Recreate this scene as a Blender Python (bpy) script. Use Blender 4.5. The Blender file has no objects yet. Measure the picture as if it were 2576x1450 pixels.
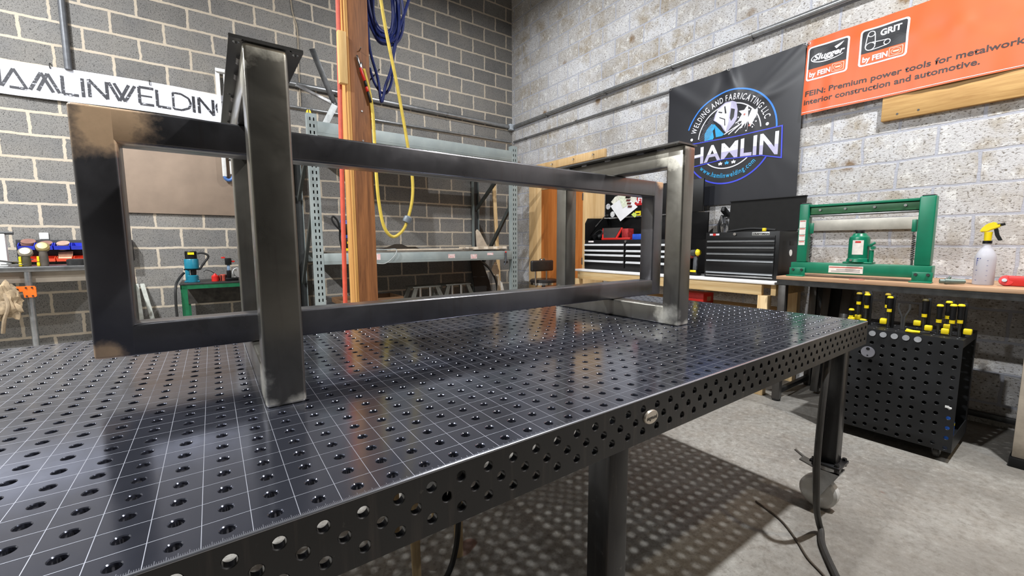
import bpy, bmesh, math, random
from mathutils import Vector, Matrix, Euler, noise as mnoise

random.seed(7)
H = 0.85            # height of the welding table top; all z below are measured from it
SC = bpy.context.scene
COL = SC.collection

# ------------------------------------------------------------------ camera, world, lamps, exposure
cam_d = bpy.data.cameras.new('camera')
cam_d.sensor_width = 36.0
cam_d.lens = 14.6984
cam_d.clip_start = 0.02
cam = bpy.data.objects.new('camera', cam_d)
COL.objects.link(cam)
RIGHT = Vector((0.81285241, -0.58245938, -0.00346899))
DOWN = Vector((-0.06430092, -0.08381285, -0.99440475))
FWD = Vector((0.57890962, 0.80852735, -0.10558015))
cm = Matrix((( RIGHT.x, -DOWN.x, -FWD.x), (RIGHT.y, -DOWN.y, -FWD.y), (RIGHT.z, -DOWN.z, -FWD.z))).to_4x4()
cm.translation = Vector((-2.26938853, -0.548391, 0.33559771 + H))
cam.matrix_world = cm
SC.camera = cam

world = bpy.data.worlds.new('workshop_air')
SC.world = world
world.use_nodes = True
bg = world.node_tree.nodes['Background']
bg.inputs[0].default_value = (0.75, 0.86, 1.0, 1)
bg.inputs[1].default_value = 0.02

SC.view_settings.view_transform = 'Standard'
SC.view_settings.look = 'None'
SC.view_settings.gamma = 1.0
SC.view_settings.use_curve_mapping = False
SC.view_settings.exposure = -0.12

# round high bay ceiling lamps, the last one an added helper: (x, y, watts, colour)
COOL = (0.95, 0.975, 1.0); WARM = (1.0, 0.80, 0.55)
LAMPS = [(0.28, -0.84, 250, COOL), (0.28, -1.75, 36, WARM), (0.10, 3.1, 80, COOL),
         (-4.4, 2.7, 340, COOL), (-4.4, 0.6, 240, COOL), (-7.4, 3.0, 200, COOL)]  # last lamp is added, unseen, to brighten the walls at far left
LAMP_Z = 3.75

# ------------------------------------------------------------------ helpers
def lin(c):
    return tuple(((v/255.0)/12.92 if v/255.0 <= 0.04045 else ((v/255.0+0.055)/1.055)**2.4) for v in c) + (1.0,)

MATS = {}
def new_mat(name):
    m = bpy.data.materials.new(name); m.use_nodes = True
    nt = m.node_tree
    return m, nt, nt.nodes['Principled BSDF']

def node(nt, typ, **kw):
    n = nt.nodes.new(typ)
    for k, v in kw.items(): setattr(n, k, v)
    return n

def math_n(nt, op, a, b=None, c=None):
    n = node(nt, 'ShaderNodeMath', operation=op)
    for i, v in enumerate((a, b, c)):
        if v is None: continue
        if hasattr(v, 'links'): nt.links.new(v, n.inputs[i])
        else: n.inputs[i].default_value = v
    return n.outputs[0]

def mixc(nt, fac, a, b):
    n = node(nt, 'ShaderNodeMix', data_type='RGBA')
    if hasattr(fac, 'links'): nt.links.new(fac, n.inputs[0])
    else: n.inputs[0].default_value = fac
    for i, v in ((6, a), (7, b)):
        if hasattr(v, 'links'): nt.links.new(v, n.inputs[i])
        else: n.inputs[i].default_value = v
    return n.outputs[2]

def coords(nt, scale=(1, 1, 1), kind='Object', loc=(0, 0, 0)):
    t = node(nt, 'ShaderNodeTexCoord'); mp = node(nt, 'ShaderNodeMapping')
    mp.inputs['Scale'].default_value = scale; mp.inputs['Location'].default_value = loc
    nt.links.new(t.outputs[kind], mp.inputs[0])
    return mp.outputs[0]

def noise_n(nt, vec, scale, detail=4, rough=0.6, dist=0.0):
    n = node(nt, 'ShaderNodeTexNoise')
    n.inputs['Scale'].default_value = scale; n.inputs['Detail'].default_value = detail
    n.inputs['Roughness'].default_value = rough; n.inputs['Distortion'].default_value = dist
    nt.links.new(vec, n.inputs['Vector'])
    return n.outputs['Fac']

def ramp(nt, fac, stops):
    r = node(nt, 'ShaderNodeValToRGB')
    nt.links.new(fac, r.inputs[0])
    els = r.color_ramp.elements
    while len(els) < len(stops): els.new(0.5)
    for e, (p, c) in zip(els, stops):
        e.position = p; e.color = c if isinstance(c, tuple) else (c, c, c, 1)
    return r.outputs[0]

def bump(nt, b, h, strength=0.3, dist=0.01):
    n = node(nt, 'ShaderNodeBump')
    n.inputs['Strength'].default_value = strength; n.inputs['Distance'].default_value = dist
    nt.links.new(h, n.inputs['Height']); nt.links.new(n.outputs[0], b.inputs['Normal'])

def M(name, col, rough=0.5, metal=0.0, var=0.12, scale=18.0, bmp=0.0, stretch=(1, 1, 1), spec=0.5, col2=None):
    """plain painted / plastic / metal surface with slight procedural wear"""
    if name in MATS: return MATS[name]
    m, nt, b = new_mat(name)
    c = lin(col)
    c2 = lin(col2) if col2 else tuple(min(1, v*(1+var*2)) for v in c[:3]) + (1,)
    c1 = tuple(v*(1-var*2 if not col2 else 1) for v in c[:3]) + (1,)
    v = coords(nt, stretch)
    f = noise_n(nt, v, scale)
    f2 = ramp(nt, f, [(0.3, 0.0), (0.7, 1.0)])
    nt.links.new(mixc(nt, f2, c1, c2), b.inputs['Base Color'])
    b.inputs['Roughness'].default_value = rough; b.inputs['Metallic'].default_value = metal
    b.inputs['Specular IOR Level'].default_value = spec
    if bmp: bump(nt, b, f, bmp, 0.004)
    MATS[name] = m
    return m

def wood(name, c1, c2, axis='z', scale=1.0, rough=0.6, knots=True):
    if name in MATS: return MATS[name]
    m, nt, b = new_mat(name)
    st = {'x': (0.9, 14, 14), 'y': (14, 0.9, 14), 'z': (14, 14, 0.9)}[axis]
    v = coords(nt, tuple(s*scale for s in st))
    f = noise_n(nt, v, 1.6, 6, 0.62, 0.9)
    fine = noise_n(nt, v, 9.0, 3, 0.6)
    mixf = math_n(nt, 'ADD', math_n(nt, 'MULTIPLY', f, 0.72), math_n(nt, 'MULTIPLY', fine, 0.28))
    base = ramp(nt, mixf, [(0.36, lin(c1)), (0.62, lin(c2))])
    if knots:
        kv = coords(nt, tuple((2.2 if s > 1 else 1.3)*scale for s in st))
        vo = node(nt, 'ShaderNodeTexVoronoi'); vo.inputs['Scale'].default_value = 2.0
        nt.links.new(kv, vo.inputs['Vector'])
        kf = ramp(nt, vo.outputs['Distance'], [(0.03, 1.0), (0.09, 0.0)])
        base = mixc(nt, math_n(nt, 'MULTIPLY', kf, 0.6), base, tuple(x*0.35 for x in lin(c1)[:3]) + (1,))
    nt.links.new(base, b.inputs['Base Color'])
    b.inputs['Roughness'].default_value = rough
    bump(nt, b, mixf, 0.15, 0.003)
    MATS[name] = m
    return m

ORG = {}
class MB:
    def __init__(s): s.bm = bmesh.new()
    def _merge(s, b2, mtx=None):
        if mtx is not None: b2.transform(mtx)
        me = bpy.data.meshes.new('t'); b2.to_mesh(me); b2.free()
        s.bm.from_mesh(me); bpy.data.meshes.remove(me)
        return s
    def box(s, x0, y0, z0, x1, y1, z1, bev=0.0, seg=2):
        return s.obox(((x0+x1)/2, (y0+y1)/2, (z0+z1)/2), (abs(x1-x0), abs(y1-y0), abs(z1-z0)), None, bev, seg)
    def obox(s, c, size, rot=None, bev=0.0, seg=2):
        b = bmesh.new(); bmesh.ops.create_cube(b, size=1)
        b.transform(Matrix.Diagonal((*size, 1)))
        if bev > 0:
            bmesh.ops.bevel(b, geom=b.edges[:], offset=min(bev, min(size)*0.49), segments=seg, affect='EDGES', profile=0.5)
        m = Matrix.Translation(c)
        if rot is not None: m = m @ (rot.to_matrix().to_4x4() if isinstance(rot, Euler) else rot.to_4x4())
        return s._merge(b, m)
    def beam(s, p0, p1, w, d, bev=0.0, up=(0, 0, 1)):
        """rectangular bar from p0 to p1, w across, d along the up-ish direction"""
        p0, p1 = Vector(p0), Vector(p1); z = (p1-p0); L = z.length; z.normalize()
        u = Vector(up)
        if abs(u.dot(z)) > 0.98: u = Vector((0, 1, 0))
        x = u.cross(z).normalized(); y = z.cross(x)
        m = Matrix((x, y, z)).transposed()
        return s.obox((p0+p1)/2, (w, d, L), m, bev)
    def cyl(s, p0, p1, r, r2=None, seg=16, bev=0.0):
        p0, p1 = Vector(p0), Vector(p1); z = p1-p0; L = z.length
        b = bmesh.new()
        bmesh.ops.create_cone(b, cap_ends=True, segments=seg, radius1=r, radius2=r if r2 is None else r2, depth=L)
        if bev > 0:
            es = [e for e in b.edges if len(e.link_faces) == 2 and any(len(f.verts) > 4 for f in e.link_faces)]
            bmesh.ops.bevel(b, geom=es, offset=bev, segments=2, affect='EDGES')
        q = z.to_track_quat('Z', 'Y').to_matrix().to_4x4()
        return s._merge(b, Matrix.Translation((p0+p1)/2) @ q)
    def lathe(s, c, prof, seg=20, axis=(0, 0, 1)):
        b = bmesh.new(); rings = []
        for r, h in prof:
            if r < 1e-6: rings.append([b.verts.new((0, 0, h))])
            else: rings.append([b.verts.new((r*math.cos(2*math.pi*i/seg), r*math.sin(2*math.pi*i/seg), h)) for i in range(seg)])
        for a, d in zip(rings, rings[1:]):
            for i in range(seg):
                j = (i+1) % seg
                if len(a) == 1 and len(d) == 1: continue
                if len(a) == 1: b.faces.new((a[0], d[i], d[j])) if False else b.faces.new((a[0], d[j], d[i]))
                elif len(d) == 1: b.faces.new((a[i], a[j], d[0]))
                else: b.faces.new((a[i], a[j], d[j], d[i]))
        if len(rings[0]) > 1: b.faces.new(list(reversed(rings[0])))
        if len(rings[-1]) > 1: b.faces.new(rings[-1])
        bmesh.ops.recalc_face_normals(b, faces=b.faces[:])
        q = Vector(axis).to_track_quat('Z', 'Y').to_matrix().to_4x4()
        return s._merge(b, Matrix.Translation(c) @ q)
    def tube(s, pts, r, seg=8, smooth=6, closed=False):
        P = [Vector(p) for p in pts]
        if smooth > 1 and len(P) > 2:
            Q = []; n = len(P); rng = range(n) if closed else range(n-1)
            for i in rng:
                g = (lambda k: P[k % n]) if closed else (lambda k: P[max(0, min(n-1, k))])
                p0, p1, p2, p3 = g(i-1), g(i), g(i+1), g(i+2)
                for k in range(smooth):
                    t = k/smooth
                    Q.append(0.5*((2*p1)+(p2-p0)*t+(2*p0-5*p1+4*p2-p3)*t*t+(3*p1-p0-3*p2+p3)*t**3))
            if not closed: Q.append(P[-1])
            P = Q
        b = bmesh.new(); n = len(P); rings = []
        tprev = None; nrm = None
        for i in range(n):
            if closed: t = P[(i+1) % n]-P[i-1]
            else: t = P[min(n-1, i+1)]-P[max(0, i-1)]
            if t.length < 1e-9: t = tprev or Vector((0, 0, 1))
            t.normalize()
            if nrm is None:
                nrm = t.orthogonal().normalized()
            else:
                nrm = (nrm - t*nrm.dot(t))
                nrm = nrm.normalized() if nrm.length > 1e-6 else t.orthogonal().normalized()
            bi = t.cross(nrm); tprev = t
            rings.append([b.verts.new(P[i]+r*(math.cos(2*math.pi*k/seg)*nrm+math.sin(2*math.pi*k/seg)*bi)) for k in range(seg)])
        m = n if closed else n-1
        for i in range(m):
            a, d = rings[i], rings[(i+1) % n]
            for k in range(seg):
                b.faces.new((a[k], a[(k+1) % seg], d[(k+1) % seg], d[k]))
        if not closed:
            b.faces.new(list(reversed(rings[0]))); b.faces.new(rings[-1])
        bmesh.ops.recalc_face_normals(b, faces=b.faces[:])
        return s._merge(b)
    def prism(s, pts, ext):
        """polygon (3-D points) extruded by vector ext"""
        b = bmesh.new(); e = Vector(ext)
        v0 = [b.verts.new(Vector(p)) for p in pts]; v1 = [b.verts.new(Vector(p)+e) for p in pts]
        b.faces.new(v0); b.faces.new(list(reversed(v1)))
        n = len(pts)
        for i in range(n): b.faces.new((v0[i], v1[i], v1[(i+1) % n], v0[(i+1) % n]))
        bmesh.ops.recalc_face_normals(b, faces=b.faces[:])
        return s._merge(b)
    def ball(s, c, r, sub=2, sc=(1, 1, 1)):
        b = bmesh.new(); bmesh.ops.create_icosphere(b, subdivisions=sub, radius=r)
        return s._merge(b, Matrix.Translation(c) @ Matrix.Diagonal((*sc, 1)))
    def build(s, name, mat, parent=None, label=None, smooth=True, at=None):
        """one mesh object; verts are given in table-top coordinates"""
        org = ORG[parent.name] if parent is not None else Vector(at) if at is not None else Vector((0, 0, 0))
        bmesh.ops.translate(s.bm, verts=s.bm.verts[:], vec=Vector((0, 0, H))-org)
        me = bpy.data.meshes.new(name); s.bm.to_mesh(me); s.bm.free()
        return link(name, me, mat, parent, label, smooth, org)

def link(name, me, mat, parent, label, smooth, org):
    if smooth:
        me.polygons.foreach_set('use_smooth', [True]*len(me.polygons))
        me.set_sharp_from_angle(angle=math.radians(32))
    for mm in (mat if isinstance(mat, (list, tuple)) else [mat]): me.materials.append(mm)
    o = bpy.data.objects.new(name, me); COL.objects.link(o)
    if parent is not None: o.parent = parent
    else: o.location = org
    ORG[o.name] = org
    if label: o['label'] = label
    return o

def thing(name, label, cat, loc, group=None):
    o = bpy.data.objects.new(name, None); COL.objects.link(o)
    o.empty_display_size = 0.1
    w = Vector((loc[0], loc[1], loc[2]+H)); o.location = w; ORG[o.name] = w
    o['label'] = label; o['category'] = cat
    if group: o['group'] = group
    return o

def solo(mb, name, mat, label, cat, group=None, at=None, smooth=True):
    xs = [v.co for v in mb.bm.verts]
    lo = Vector((min(v.x for v in xs), min(v.y for v in xs), min(v.z for v in xs)))
    hi = Vector((max(v.x for v in xs), max(v.y for v in xs), max(v.z for v in xs)))
    org = Vector(((lo.x+hi.x)/2, (lo.y+hi.y)/2, lo.z+H))
    o = mb.build(name, mat, None, label, smooth, at=org)
    o['category'] = cat
    if group: o['group'] = group
    return o

def struct(mb, name, mat, smooth=False):
    o = mb.build(name, mat, smooth=smooth); o['kind'] = 'structure'
    return o

def dup(root, d, label=None, rotz=0.0):
    r = root.copy(); COL.objects.link(r)
    r.location = root.location+Vector(d); r.rotation_euler = (0, 0, rotz)
    ORG[r.name] = r.location.copy()
    if label: r['label'] = label
    for ch in list(root.children):
        c = ch.copy(); COL.objects.link(c); c.parent = r
        for g in list(ch.children):
            k = g.copy(); COL.objects.link(k); k.parent = c
    return r

def font_mesh(txt, bold=0.0, shear=0.0, res=3):
    cu = bpy.data.curves.new('f', 'FONT'); cu.body = txt; cu.size = 1.0; cu.resolution_u = res
    cu.offset = bold; cu.shear = shear; cu.extrude = 0.0; cu.fill_mode = 'FRONT'
    ob = bpy.data.objects.new('f', cu); COL.objects.link(ob)
    dg = bpy.context.evaluated_depsgraph_get()
    me = bpy.data.meshes.new_from_object(ob.evaluated_get(dg))
    bpy.data.objects.remove(ob); bpy.data.curves.remove(cu)
    return me
CAP = 0.729
def put_text(mb, txt, o, ux, uz, cap, width=None, bold=0.0, shear=0.0, align='L', warp=None, spread=1.0):
    """flat lettering: origin o, unit vectors ux / uz in the plane, capital height cap, optional total width"""
    me = font_mesh(txt, bold, shear)
    o, ux, uz = Vector(o), Vector(ux), Vector(uz)
    xs = [v.co.x for v in me.vertices]
    if not xs: return
    x0, x1 = min(xs), max(xs)
    k = cap/CAP; kx = k*spread if width is None else width/(x1-x0)
    off = {'L': x0, 'C': (x0+x1)/2, 'R': x1}[align]
    for v in me.vertices:
        p = (v.co.x-off)*kx, v.co.y*k
        v.co = (o+ux*p[0]+uz*p[1]) if warp is None else Vector(warp(*p))
    mb.bm.from_mesh(me); bpy.data.meshes.remove(me)

def arc_text(mb, txt, c, ux, uz, r, cap, a_mid, out=True, bold=0.0, gap=0.16, total=None, sx=1.0):
    """text on a circle; a_mid in degrees, out=True reads clockwise over the top"""
    c, ux, uz = Vector(c), Vector(ux), Vector(uz)
    k = cap/CAP; parts = []; pos = 0.0
    for ch in txt:
        if ch == ' ': pos += 0.32; continue
        me = font_mesh(ch, bold); xs = [v.co.x for v in me.vertices]
        w = max(xs)-min(xs); parts.append((me, min(xs), pos, w)); pos += w+gap
    tot = (pos-gap)
    kk = k*sx if total is None else math.radians(total)*r/tot
    for me, x0, p, w in parts:
        s_mid = (p+w/2-tot/2)*kk
        a = math.radians(a_mid)+(-s_mid/r if out else s_mid/r)
        ra = ux*math.cos(a)+uz*math.sin(a)
        tg = (ux*math.sin(a)-uz*math.cos(a)) if out else (uz*math.cos(a)-ux*math.sin(a))
        up = ra if out else -ra
        base = c+ra*r
        for v in me.vertices:
            v.co = base+tg*((v.co.x-x0-w/2)*kk)+up*(v.co.y*k)
        mb.bm.from_mesh(me); bpy.data.meshes.remove(me)

def plate_holes(name, cells, plain, o, ux, uv, n, t, mat, parent, label=None):
    """flat plate of thickness t with chamfered round holes.  cells: (u0,u1,v0,v1,cu,cv,r,segs); n = outward normal"""
    o, ux, uv, n = Vector(o), Vector(ux), Vector(uv), Vector(n)
    V = []; F = []
    for (u0, u1, v0, v1, cu, cv, r, sg) in cells:
        ang = sorted([2*math.pi*i/sg for i in range(sg)]+[math.atan2(v-cv, u-cu) % (2*math.pi) for u in (u0, u1) for v in (v0, v1)])
        k = len(ang); b = len(V); ch = min(0.0012, t*0.3)
        rings = [[], [], [], [], []]
        for a in ang:
            ca, sa = math.cos(a), math.sin(a)
            ts = []
            if ca > 1e-9: ts.append((u1-cu)/ca)
            if ca < -1e-9: ts.append((u0-cu)/ca)
            if sa > 1e-9: ts.append((v1-cv)/sa)
            if sa < -1e-9: ts.append((v0-cv)/sa)
            tt = min(ts); q = (cu+ca*tt, cv+sa*tt)
            rings[0].append(o+ux*q[0]+uv*q[1])
            for j, (rr, dd) in enumerate(((r+ch, 0), (r, ch), (r, t))):
                rings[j+1].append(o+ux*(cu+ca*rr)+uv*(cv+sa*rr)-n*dd)
            rings[4].append(o+ux*q[0]+uv*q[1]-n*t)
        for rg in rings: V += rg
        for j in range(4):
            for i in range(k):
                i2 = (i+1) % k
                F.append((b+j*k+i, b+j*k+i2, b+(j+1)*k+i2, b+(j+1)*k+i))
    for (u0, u1, v0, v1) in plain:
        for d in (0, t):
            b = len(V); V += [o+ux*u+uv*v-n*d for u, v in ((u0, v0), (u1, v0), (u1, v1), (u0, v1))]; F.append((b, b+1, b+2, b+3))
    us = [c[0] for c in cells]+[c[1] for c in cells]+[p[0] for p in plain]+[p[1] for p in plain]
    vs = [c[2] for c in cells]+[c[3] for c in cells]+[p[2] for p in plain]+[p[3] for p in plain]
    q = [(min(us), min(vs)), (max(us), min(vs)), (max(us), max(vs)), (min(us), max(vs))]
    for i in range(4):
        a, c = q[i], q[(i+1) % 4]; b = len(V)
        V += [o+ux*a[0]+uv*a[1], o+ux*c[0]+uv*c[1], o+ux*c[0]+uv*c[1]-n*t, o+ux*a[0]+uv*a[1]-n*t]; F.append((b, b+1, b+2, b+3))
    org = ORG[parent.name]; sh = Vector((0, 0, H))-org
    me = bpy.data.meshes.new(name)
    me.from_pydata([tuple(v+sh) for v in V], [], F); me.update()
    bm = bmesh.new(); bm.from_mesh(me); bmesh.ops.remove_doubles(bm, verts=bm.verts[:], dist=1e-5)
    bmesh.ops.recalc_face_normals(bm, faces=bm.faces[:]); bm.to_mesh(me); bm.free()
    return link(name, me, mat, parent, label, True, org)
# ------------------------------------------------------------------ special materials
def mat_block_dark():
    m, nt, b = new_mat('dark_concrete_block')
    geo = coords(nt)
    wob = noise_n(nt, geo, 5.0, 3, 0.6); wob2 = noise_n(nt, geo, 26.0, 3, 0.6)
    sep = node(nt, 'ShaderNodeSeparateXYZ'); nt.links.new(geo, sep.inputs[0])
    w1 = math_n(nt, 'ADD', math_n(nt, 'MULTIPLY', math_n(nt, 'SUBTRACT', wob, 0.5), 0.022), math_n(nt, 'MULTIPLY', math_n(nt, 'SUBTRACT', wob2, 0.5), 0.021))
    x = math_n(nt, 'ADD', math_n(nt, 'ADD', sep.outputs[0], 9.0-0.1085), w1)
    z = math_n(nt, 'ADD', math_n(nt, 'ADD', sep.outputs[2], -0.138), math_n(nt, 'MULTIPLY', w1, 0.6))
    cb = node(nt, 'ShaderNodeCombineXYZ'); nt.links.new(x, cb.inputs[0]); nt.links.new(z, cb.inputs[1])
    br = node(nt, 'ShaderNodeTexBrick'); br.offset = 0.5; br.offset_frequency = 2; br.squash = 1.0
    nt.links.new(cb.outputs[0], br.inputs['Vector'])
    br.inputs['Color1'].default_value = (0, 0, 0, 1); br.inputs['Color2'].default_value = (1, 1, 1, 1)
    br.inputs['Mortar'].default_value = (0.5, 0.5, 0.5, 1)
    br.inputs['Scale'].default_value = 1.0; br.inputs['Mortar Size'].default_value = 0.0115
    br.inputs['Mortar Smooth'].default_value = 0.12; br.inputs['Bias'].default_value = 0.0
    br.inputs['Brick Width'].default_value = 0.3985; br.inputs['Row Height'].default_value = 0.2032
    fine = noise_n(nt, geo, 120.0, 4, 0.75); mid = noise_n(nt, geo, 3.0, 4, 0.6)
    pits = ramp(nt, fine, [(0.36, 0.0), (0.46, 1.0)])
    blk = mixc(nt, br.outputs['Color'], lin((112, 111, 110)), lin((136, 134, 131)))
    blk = mixc(nt, ramp(nt, mid, [(0.35, 0.0), (0.7, 0.55)]), blk, lin((146, 141, 133)))
    blk = mixc(nt, pits, lin((52, 51, 50)), blk)
    blk = mixc(nt, ramp(nt, fine, [(0.60, 0.0), (0.72, 0.5)]), blk, lin((160, 158, 154)))
    mor = mixc(nt, mid, lin((205, 194, 178)), lin((186, 172, 152)))
    nt.links.new(mixc(nt, br.outputs['Fac'], blk, mor), b.inputs['Base Color'])
    b.inputs['Roughness'].default_value = 0.92; b.inputs['Specular IOR Level'].default_value = 0.2
    hgt = math_n(nt, 'ADD', math_n(nt, 'MULTIPLY', br.outputs['Fac'], 0.35), math_n(nt, 'MULTIPLY', fine, 0.8))
    bump(nt, b, hgt, 0.55, 0.008)
    return m

def mat_block_white():
    m, nt, b = new_mat('whitewashed_block')
    geo = coords(nt)
    wob = noise_n(nt, geo, 6.0, 3, 0.6)
    sep = node(nt, 'ShaderNodeSeparateXYZ'); nt.links.new(geo, sep.inputs[0])
    w1 = math_n(nt, 'MULTIPLY', math_n(nt, 'SUBTRACT', wob, 0.5), 0.03)
    y = math_n(nt, 'ADD', math_n(nt, 'ADD', sep.outputs[1], 9.0), w1)
    z = math_n(nt, 'ADD', math_n(nt, 'ADD', sep.outputs[2], -0.142), math_n(nt, 'MULTIPLY', w1, 0.6))
    cb = node(nt, 'ShaderNodeCombineXYZ'); nt.links.new(y, cb.inputs[0]); nt.links.new(z, cb.inputs[1])
    br = node(nt, 'ShaderNodeTexBrick'); br.offset = 0.5
    nt.links.new(cb.outputs[0], br.inputs['Vector'])
    br.inputs['Color1'].default_value = (0, 0, 0, 1); br.inputs['Color2'].default_value = (1, 1, 1, 1)
    br.inputs['Mortar'].default_value = (0.5, 0.5, 0.5, 1)
    br.inputs['Scale'].default_value = 1.0; br.inputs['Mortar Size'].default_value = 0.010
    br.inputs['Mortar Smooth'].default_value = 0.35
    br.inputs['Brick Width'].default_value = 0.4064; br.inputs['Row Height'].default_value = 0.2032
    fine = noise_n(nt, coords(nt, (1, 1, 1.7)), 55.0, 5, 0.72); mid = noise_n(nt, geo, 4.5, 4, 0.65); big = noise_n(nt, geo, 1.1, 3, 0.6)
    blk = mixc(nt, br.outputs['Color'], lin((206, 206, 209)), lin((184, 180, 176)))
    stain = math_n(nt, 'MULTIPLY', ramp(nt, mid, [(0.44, 0.0), (0.64, 1.0)]), ramp(nt, big, [(0.38, 0.25), (0.58, 1.0)]))
    blk = mixc(nt, math_n(nt, 'MULTIPLY', stain, 0.8), blk, lin((158, 145, 124)))
    pits = ramp(nt, fine, [(0.38, 1.0), (0.46, 0.0)])
    crust = ramp(nt, noise_n(nt, geo, 13, 5, 0.75), [(0.54, 0.0), (0.64, 0.7)])
    blk = mixc(nt, crust, blk, lin((228, 227, 224)))
    blk = mixc(nt, math_n(nt, 'MULTIPLY', pits, 0.85), blk, lin((92, 82, 70)))
    vo = node(nt, 'ShaderNodeTexVoronoi'); vo.inputs['Scale'].default_value = 2.1; nt.links.new(geo, vo.inputs['Vector'])
    vd = math_n(nt, 'ADD', vo.outputs['Distance'], math_n(nt, 'MULTIPLY', math_n(nt, 'SUBTRACT', noise_n(nt, geo, 22, 3), 0.5), 0.12))
    blk = mixc(nt, ramp(nt, vd, [(0.06, 0.85), (0.13, 0.0)]), blk, lin((120, 94, 62)))
    mor = mixc(nt, mid, lin((182, 184, 194)), lin((168, 169, 177)))
    nt.links.new(mixc(nt, br.outputs['Fac'], blk, mor), b.inputs['Base Color'])
    b.inputs['Roughness'].default_value = 0.85; b.inputs['Specular IOR Level'].default_value = 0.25
    hgt = math_n(nt, 'ADD', math_n(nt, 'MULTIPLY', br.outputs['Fac'], -0.5), math_n(nt, 'MULTIPLY', fine, 0.9))
    bump(nt, b, hgt, 0.6, 0.008)
    return m

def mat_concrete():
    m, nt, b = new_mat('worn_concrete')
    geo = coords(nt)
    big = noise_n(nt, geo, 0.9, 5, 0.62, 0.6); mid = noise_n(nt, geo, 7, 5, 0.65); fine = noise_n(nt, geo, 90, 4, 0.7)
    c = mixc(nt, ramp(nt, big, [(0.35, 0.0), (0.65, 1.0)]), lin((134, 130, 124)), lin((170, 167, 160)))
    c = mixc(nt, ramp(nt, mid, [(0.45, 0.0), (0.75, 0.6)]), c, lin((140, 130, 118)))
    gr = noise_n(nt, geo, 30, 4, 0.75)
    c = mixc(nt, ramp(nt, gr, [(0.36, 0.5), (0.5, 0.0)]), c, lin((100, 93, 84)))
    c = mixc(nt, ramp(nt, gr, [(0.55, 0.0), (0.7, 0.45)]), c, lin((204, 201, 194)))
    c = mixc(nt, ramp(nt, fine, [(0.30, 0.55), (0.42, 0.0)]), c, lin((92, 84, 74)))
    c = mixc(nt, ramp(nt, fine, [(0.60, 0.0), (0.72, 0.6)]), c, lin((196, 192, 186)))
    wv = coords(nt, (0.8, 0.8, 0.8))
    warp = node(nt, 'ShaderNodeVectorMath', operation='ADD')
    nz = node(nt, 'ShaderNodeTexNoise'); nz.inputs['Scale'].default_value = 3.0; nt.links.new(wv, nz.inputs['Vector'])
    sc = node(nt, 'ShaderNodeVectorMath', operation='SCALE'); sc.inputs['Scale'].default_value = 0.35
    nt.links.new(nz.outputs['Color'], sc.inputs[0]); nt.links.new(wv, warp.inputs[0]); nt.links.new(sc.outputs[0], warp.inputs[1])
    vo = node(nt, 'ShaderNodeTexVoronoi', feature='DISTANCE_TO_EDGE'); vo.inputs['Scale'].default_value = 0.9
    nt.links.new(warp.outputs[0], vo.inputs['Vector'])
    crack = ramp(nt, vo.outputs['Distance'], [(0.0, 0.22), (0.003, 0.0)])
    c = mixc(nt, crack, c, lin((90, 84, 76)))
    spots = noise_n(nt, geo, 5.5, 1, 0.3)
    c = mixc(nt, ramp(nt, spots, [(0.765, 0.0), (0.785, 0.7)]), c, lin((120, 72, 56)))
    sy = node(nt, 'ShaderNodeSeparateXYZ'); nt.links.new(geo, sy.inputs[0])
    edge = math_n(nt, 'ADD', math_n(nt, 'ADD', sy.outputs[1], math_n(nt, 'MULTIPLY', sy.outputs[0], 0.35)), math_n(nt, 'MULTIPLY', math_n(nt, 'SUBTRACT', big, 0.5), 1.6))
    worn = ramp(nt, math_n(nt, 'ADD', math_n(nt, 'MULTIPLY', edge, 0.5), 0.5), [(0.35, 0.62), (0.62, 0.0)])
    c = mixc(nt, worn, c, lin((104, 97, 88)))
    band = ramp(nt, math_n(nt, 'ADD', sy.outputs[0], math_n(nt, 'MULTIPLY', math_n(nt, 'SUBTRACT', mid, 0.5), 0.25)), [(0.93, 0.0), (1.0, 0.5)])
    c = mixc(nt, band, c, lin((96, 92, 86)))
    nt.links.new(c, b.inputs['Base Color'])
    nt.links.new(ramp(nt, mid, [(0.3, 0.55), (0.7, 0.8)]), b.inputs['Roughness'])
    bump(nt, b, fine, 0.25, 0.004)
    return m

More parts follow.
